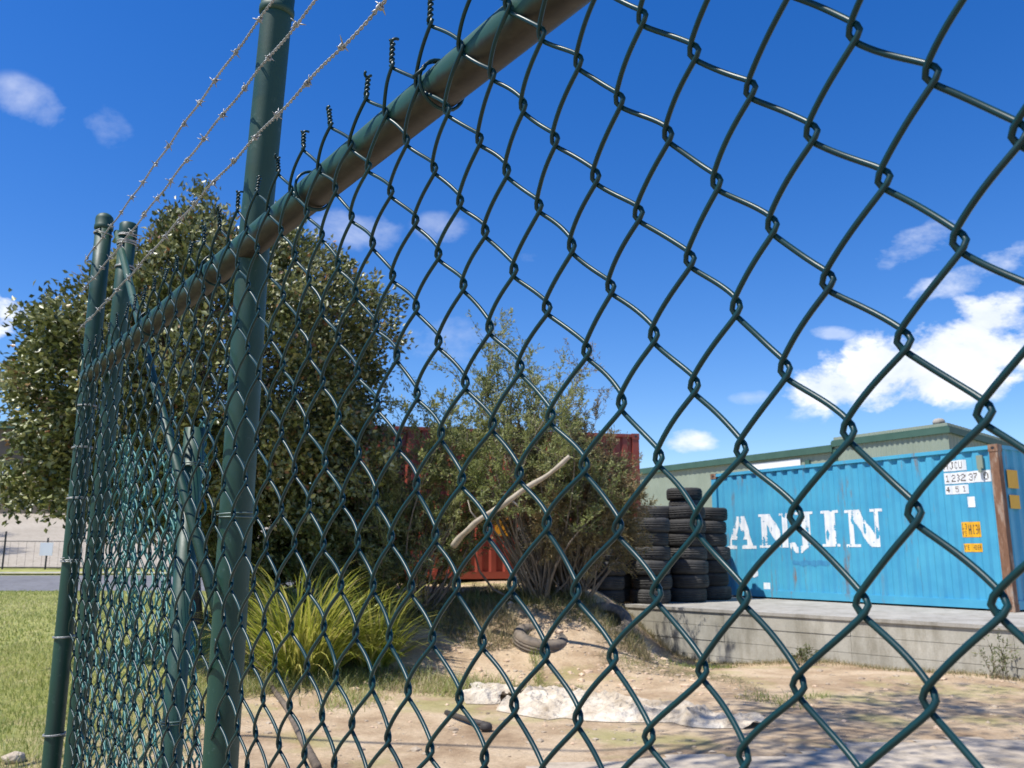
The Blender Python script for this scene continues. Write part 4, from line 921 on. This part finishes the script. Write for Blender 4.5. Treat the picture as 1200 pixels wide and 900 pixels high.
# ------------------------------------------------------------------ light, sky, camera
EL, AZ = math.radians(62), math.radians(-153)
sdir = Vector((math.cos(AZ)*math.cos(EL), math.sin(AZ)*math.cos(EL), math.sin(EL)))
sl = bpy.data.lights.new('sun', 'SUN'); sl.energy = 4.6; sl.angle = math.radians(.53); sl.color = (1, .955, .88)
so_ = bpy.data.objects.new('sun', sl); col.objects.link(so_); so_.rotation_mode = 'QUATERNION'; so_.rotation_quaternion = sdir.to_track_quat('Z', 'Y')
w = bpy.data.worlds.new('World'); sc.world = w; w.use_nodes = True; t = w.node_tree; bg = t.nodes['Background']
sky = N(t, 'ShaderNodeTexSky', sky_type='NISHITA'); sky.sun_disc = False; sky.sun_elevation = EL; sky.sun_rotation = math.atan2(sdir.x, sdir.y)
sky.altitude = 50; sky.air_density = 1.0; sky.dust_density = .25; sky.ozone_density = 3.2
SKYS = .10
gam = N(t, 'ShaderNodeGamma'); L(t, sky.outputs[0], gam.inputs[0]); gam.inputs[1].default_value = 1.0
hs = N(t, 'ShaderNodeHueSaturation'); hs.inputs['Saturation'].default_value = 1.38; hs.inputs['Hue'].default_value = .514; hs.inputs['Value'].default_value = 1.12; L(t, gam.outputs[0], hs.inputs['Color'])
tc = N(t, 'ShaderNodeTexCoord'); dirv = tc.outputs['Generated']
mp_ = N(t, 'ShaderNodeMapping'); L(t, dirv, mp_.inputs[0]); mp_.inputs['Scale'].default_value = (1, 1, 1.7)
n1 = noise(t, mp_.outputs[0], 9, 9, .60, .25); n2 = noise(t, mp_.outputs[0], 30, 7, .65); n3 = noise(t, mp_.outputs[0], 5, 4, .5)
def dotv(v):
    d = N(t, 'ShaderNodeVectorMath', operation='DOT_PRODUCT'); L(t, dirv, d.inputs[0]); d.inputs[1].default_value = tuple(v); return d.outputs['Value']
# (azimuth right of view deg, elevation deg, half width deg, half height deg, tilt deg, density, hardness)
CL_ = [(26.77, 11.31, 7.93, 2.66, 8, 1, 1.8), (29.52, 13.54, 4.49, 2.25, 10, 1, 1.6), (21.31, 10.18, 3.73, 1.49, -5, 0.9, 1.5), (11.98, 7.17, 1.89, 0.89, 0, 0.85, 1.0), (26.12, 18.43, 2.66, 1.02, 14, 0.45, 0.7), (29.32, 16.08, 3.99, 1.1, 15, 0.65, 1.2), (-31.46, 25.65, 1.91, 1.24, -14, 0.36, 0.5), (-27.08, 25.26, 1.39, 1.0, -30, 0.3, 0.45), (-32.65, 13.26, 2.52, 1.84, 0, 1, 2.0), (-11.01, 21.0, 2.87, 1.33, 0, 0.3, 0.6), (-5.11, 21.39, 1.79, 1.01, 0, 0.25, 0.6), (0.72, 19.8, 1.58, 0.79, 0, 0.22, 0.6), (-3.52, 14.02, 3.41, 1.59, 0, 0.25, 0.6), (21.05, 13.68, 1.39, 0.48, -10, 0.4, 1.0), (15.81, 9.96, 1.54, 0.55, 0, 0.3, 1.0)]
tot = None; core = None
for (az, el, hw, hh, tl, dens, hard) in CL_:
    a, e, tt_ = math.radians(az), math.radians(el), math.radians(tl)
    c = Vector((math.sin(a)*math.cos(e), math.cos(a)*math.cos(e), math.sin(e))); r = Vector((math.cos(a), -math.sin(a), 0)); u = r.cross(c)
    r2 = r*math.cos(tt_) + u*math.sin(tt_); u2 = u*math.cos(tt_) - r*math.sin(tt_)
    X = math_(t, 'MULTIPLY', dotv(r2), 1/math.tan(math.radians(hw))); Y = math_(t, 'MULTIPLY', dotv(u2), 1/math.tan(math.radians(hh)))
    d2 = math_(t, 'ADD', math_(t, 'MULTIPLY', X, X), math_(t, 'MULTIPLY', Y, Y))
    m_ = math_(t, 'SUBTRACT', 1.0, d2)
    fw = math_(t, 'GREATER_THAN', dotv(c), 0.0)
    nz = math_(t, 'ADD', math_(t, 'MULTIPLY', math_(t, 'SUBTRACT', n1, .5), 4.2 if hard > .8 else 6.5), math_(t, 'MULTIPLY', math_(t, 'SUBTRACT', n2, .5), 1.6))
    v = math_(t, 'MULTIPLY', math_(t, 'ADD', m_, nz), hard, clamp=True)
    v = math_(t, 'MULTIPLY', math_(t, 'MULTIPLY', v, math_(t, 'MULTIPLY_ADD', m_, 1.3, .8, clamp=True)), dens)
    v = math_(t, 'MULTIPLY', v, fw)
    tot = v if tot is None else math_(t, 'MAXIMUM', tot, v)
shade = ramp(t, math_(t, 'ADD', math_(t, 'MULTIPLY', n1, .75), math_(t, 'MULTIPLY', n3, .35)), [(.40, (.58, .65, .78)), (.62, (.92, .93, .95))])
cs_ = N(t, 'ShaderNodeMix', data_type='RGBA', blend_type='MULTIPLY'); cs_.inputs[0].default_value = 1; L(t, shade.outputs[0], cs_.inputs[6]); cs_.inputs[7].default_value = (8.2, 8.3, 8.6, 1)
mxs = N(t, 'ShaderNodeMix', data_type='RGBA'); L(t, tot, mxs.inputs[0]); L(t, hs.outputs[0], mxs.inputs[6]); L(t, cs_.outputs[2], mxs.inputs[7])
L(t, mxs.outputs[2], bg.inputs[0]); bg.inputs[1].default_value = SKYS
cam = bpy.data.cameras.new('camera'); co = bpy.data.objects.new('camera', cam); col.objects.link(co); sc.camera = co
co.location = (0, 0, CAMH); co.rotation_euler = (math.radians(90 + 11.2), 0, 0)
cam.sensor_width = 36; cam.lens = 1005/1200*36; cam.clip_start = .02; cam.clip_end = 3000
cam.dof.use_dof = True; cam.dof.focus_distance = .95; cam.dof.aperture_fstop = cam.lens/1.5
sc.view_settings.view_transform = 'Standard'; sc.view_settings.look = 'None'; sc.view_settings.exposure = 0.62; sc.view_settings.gamma = 1
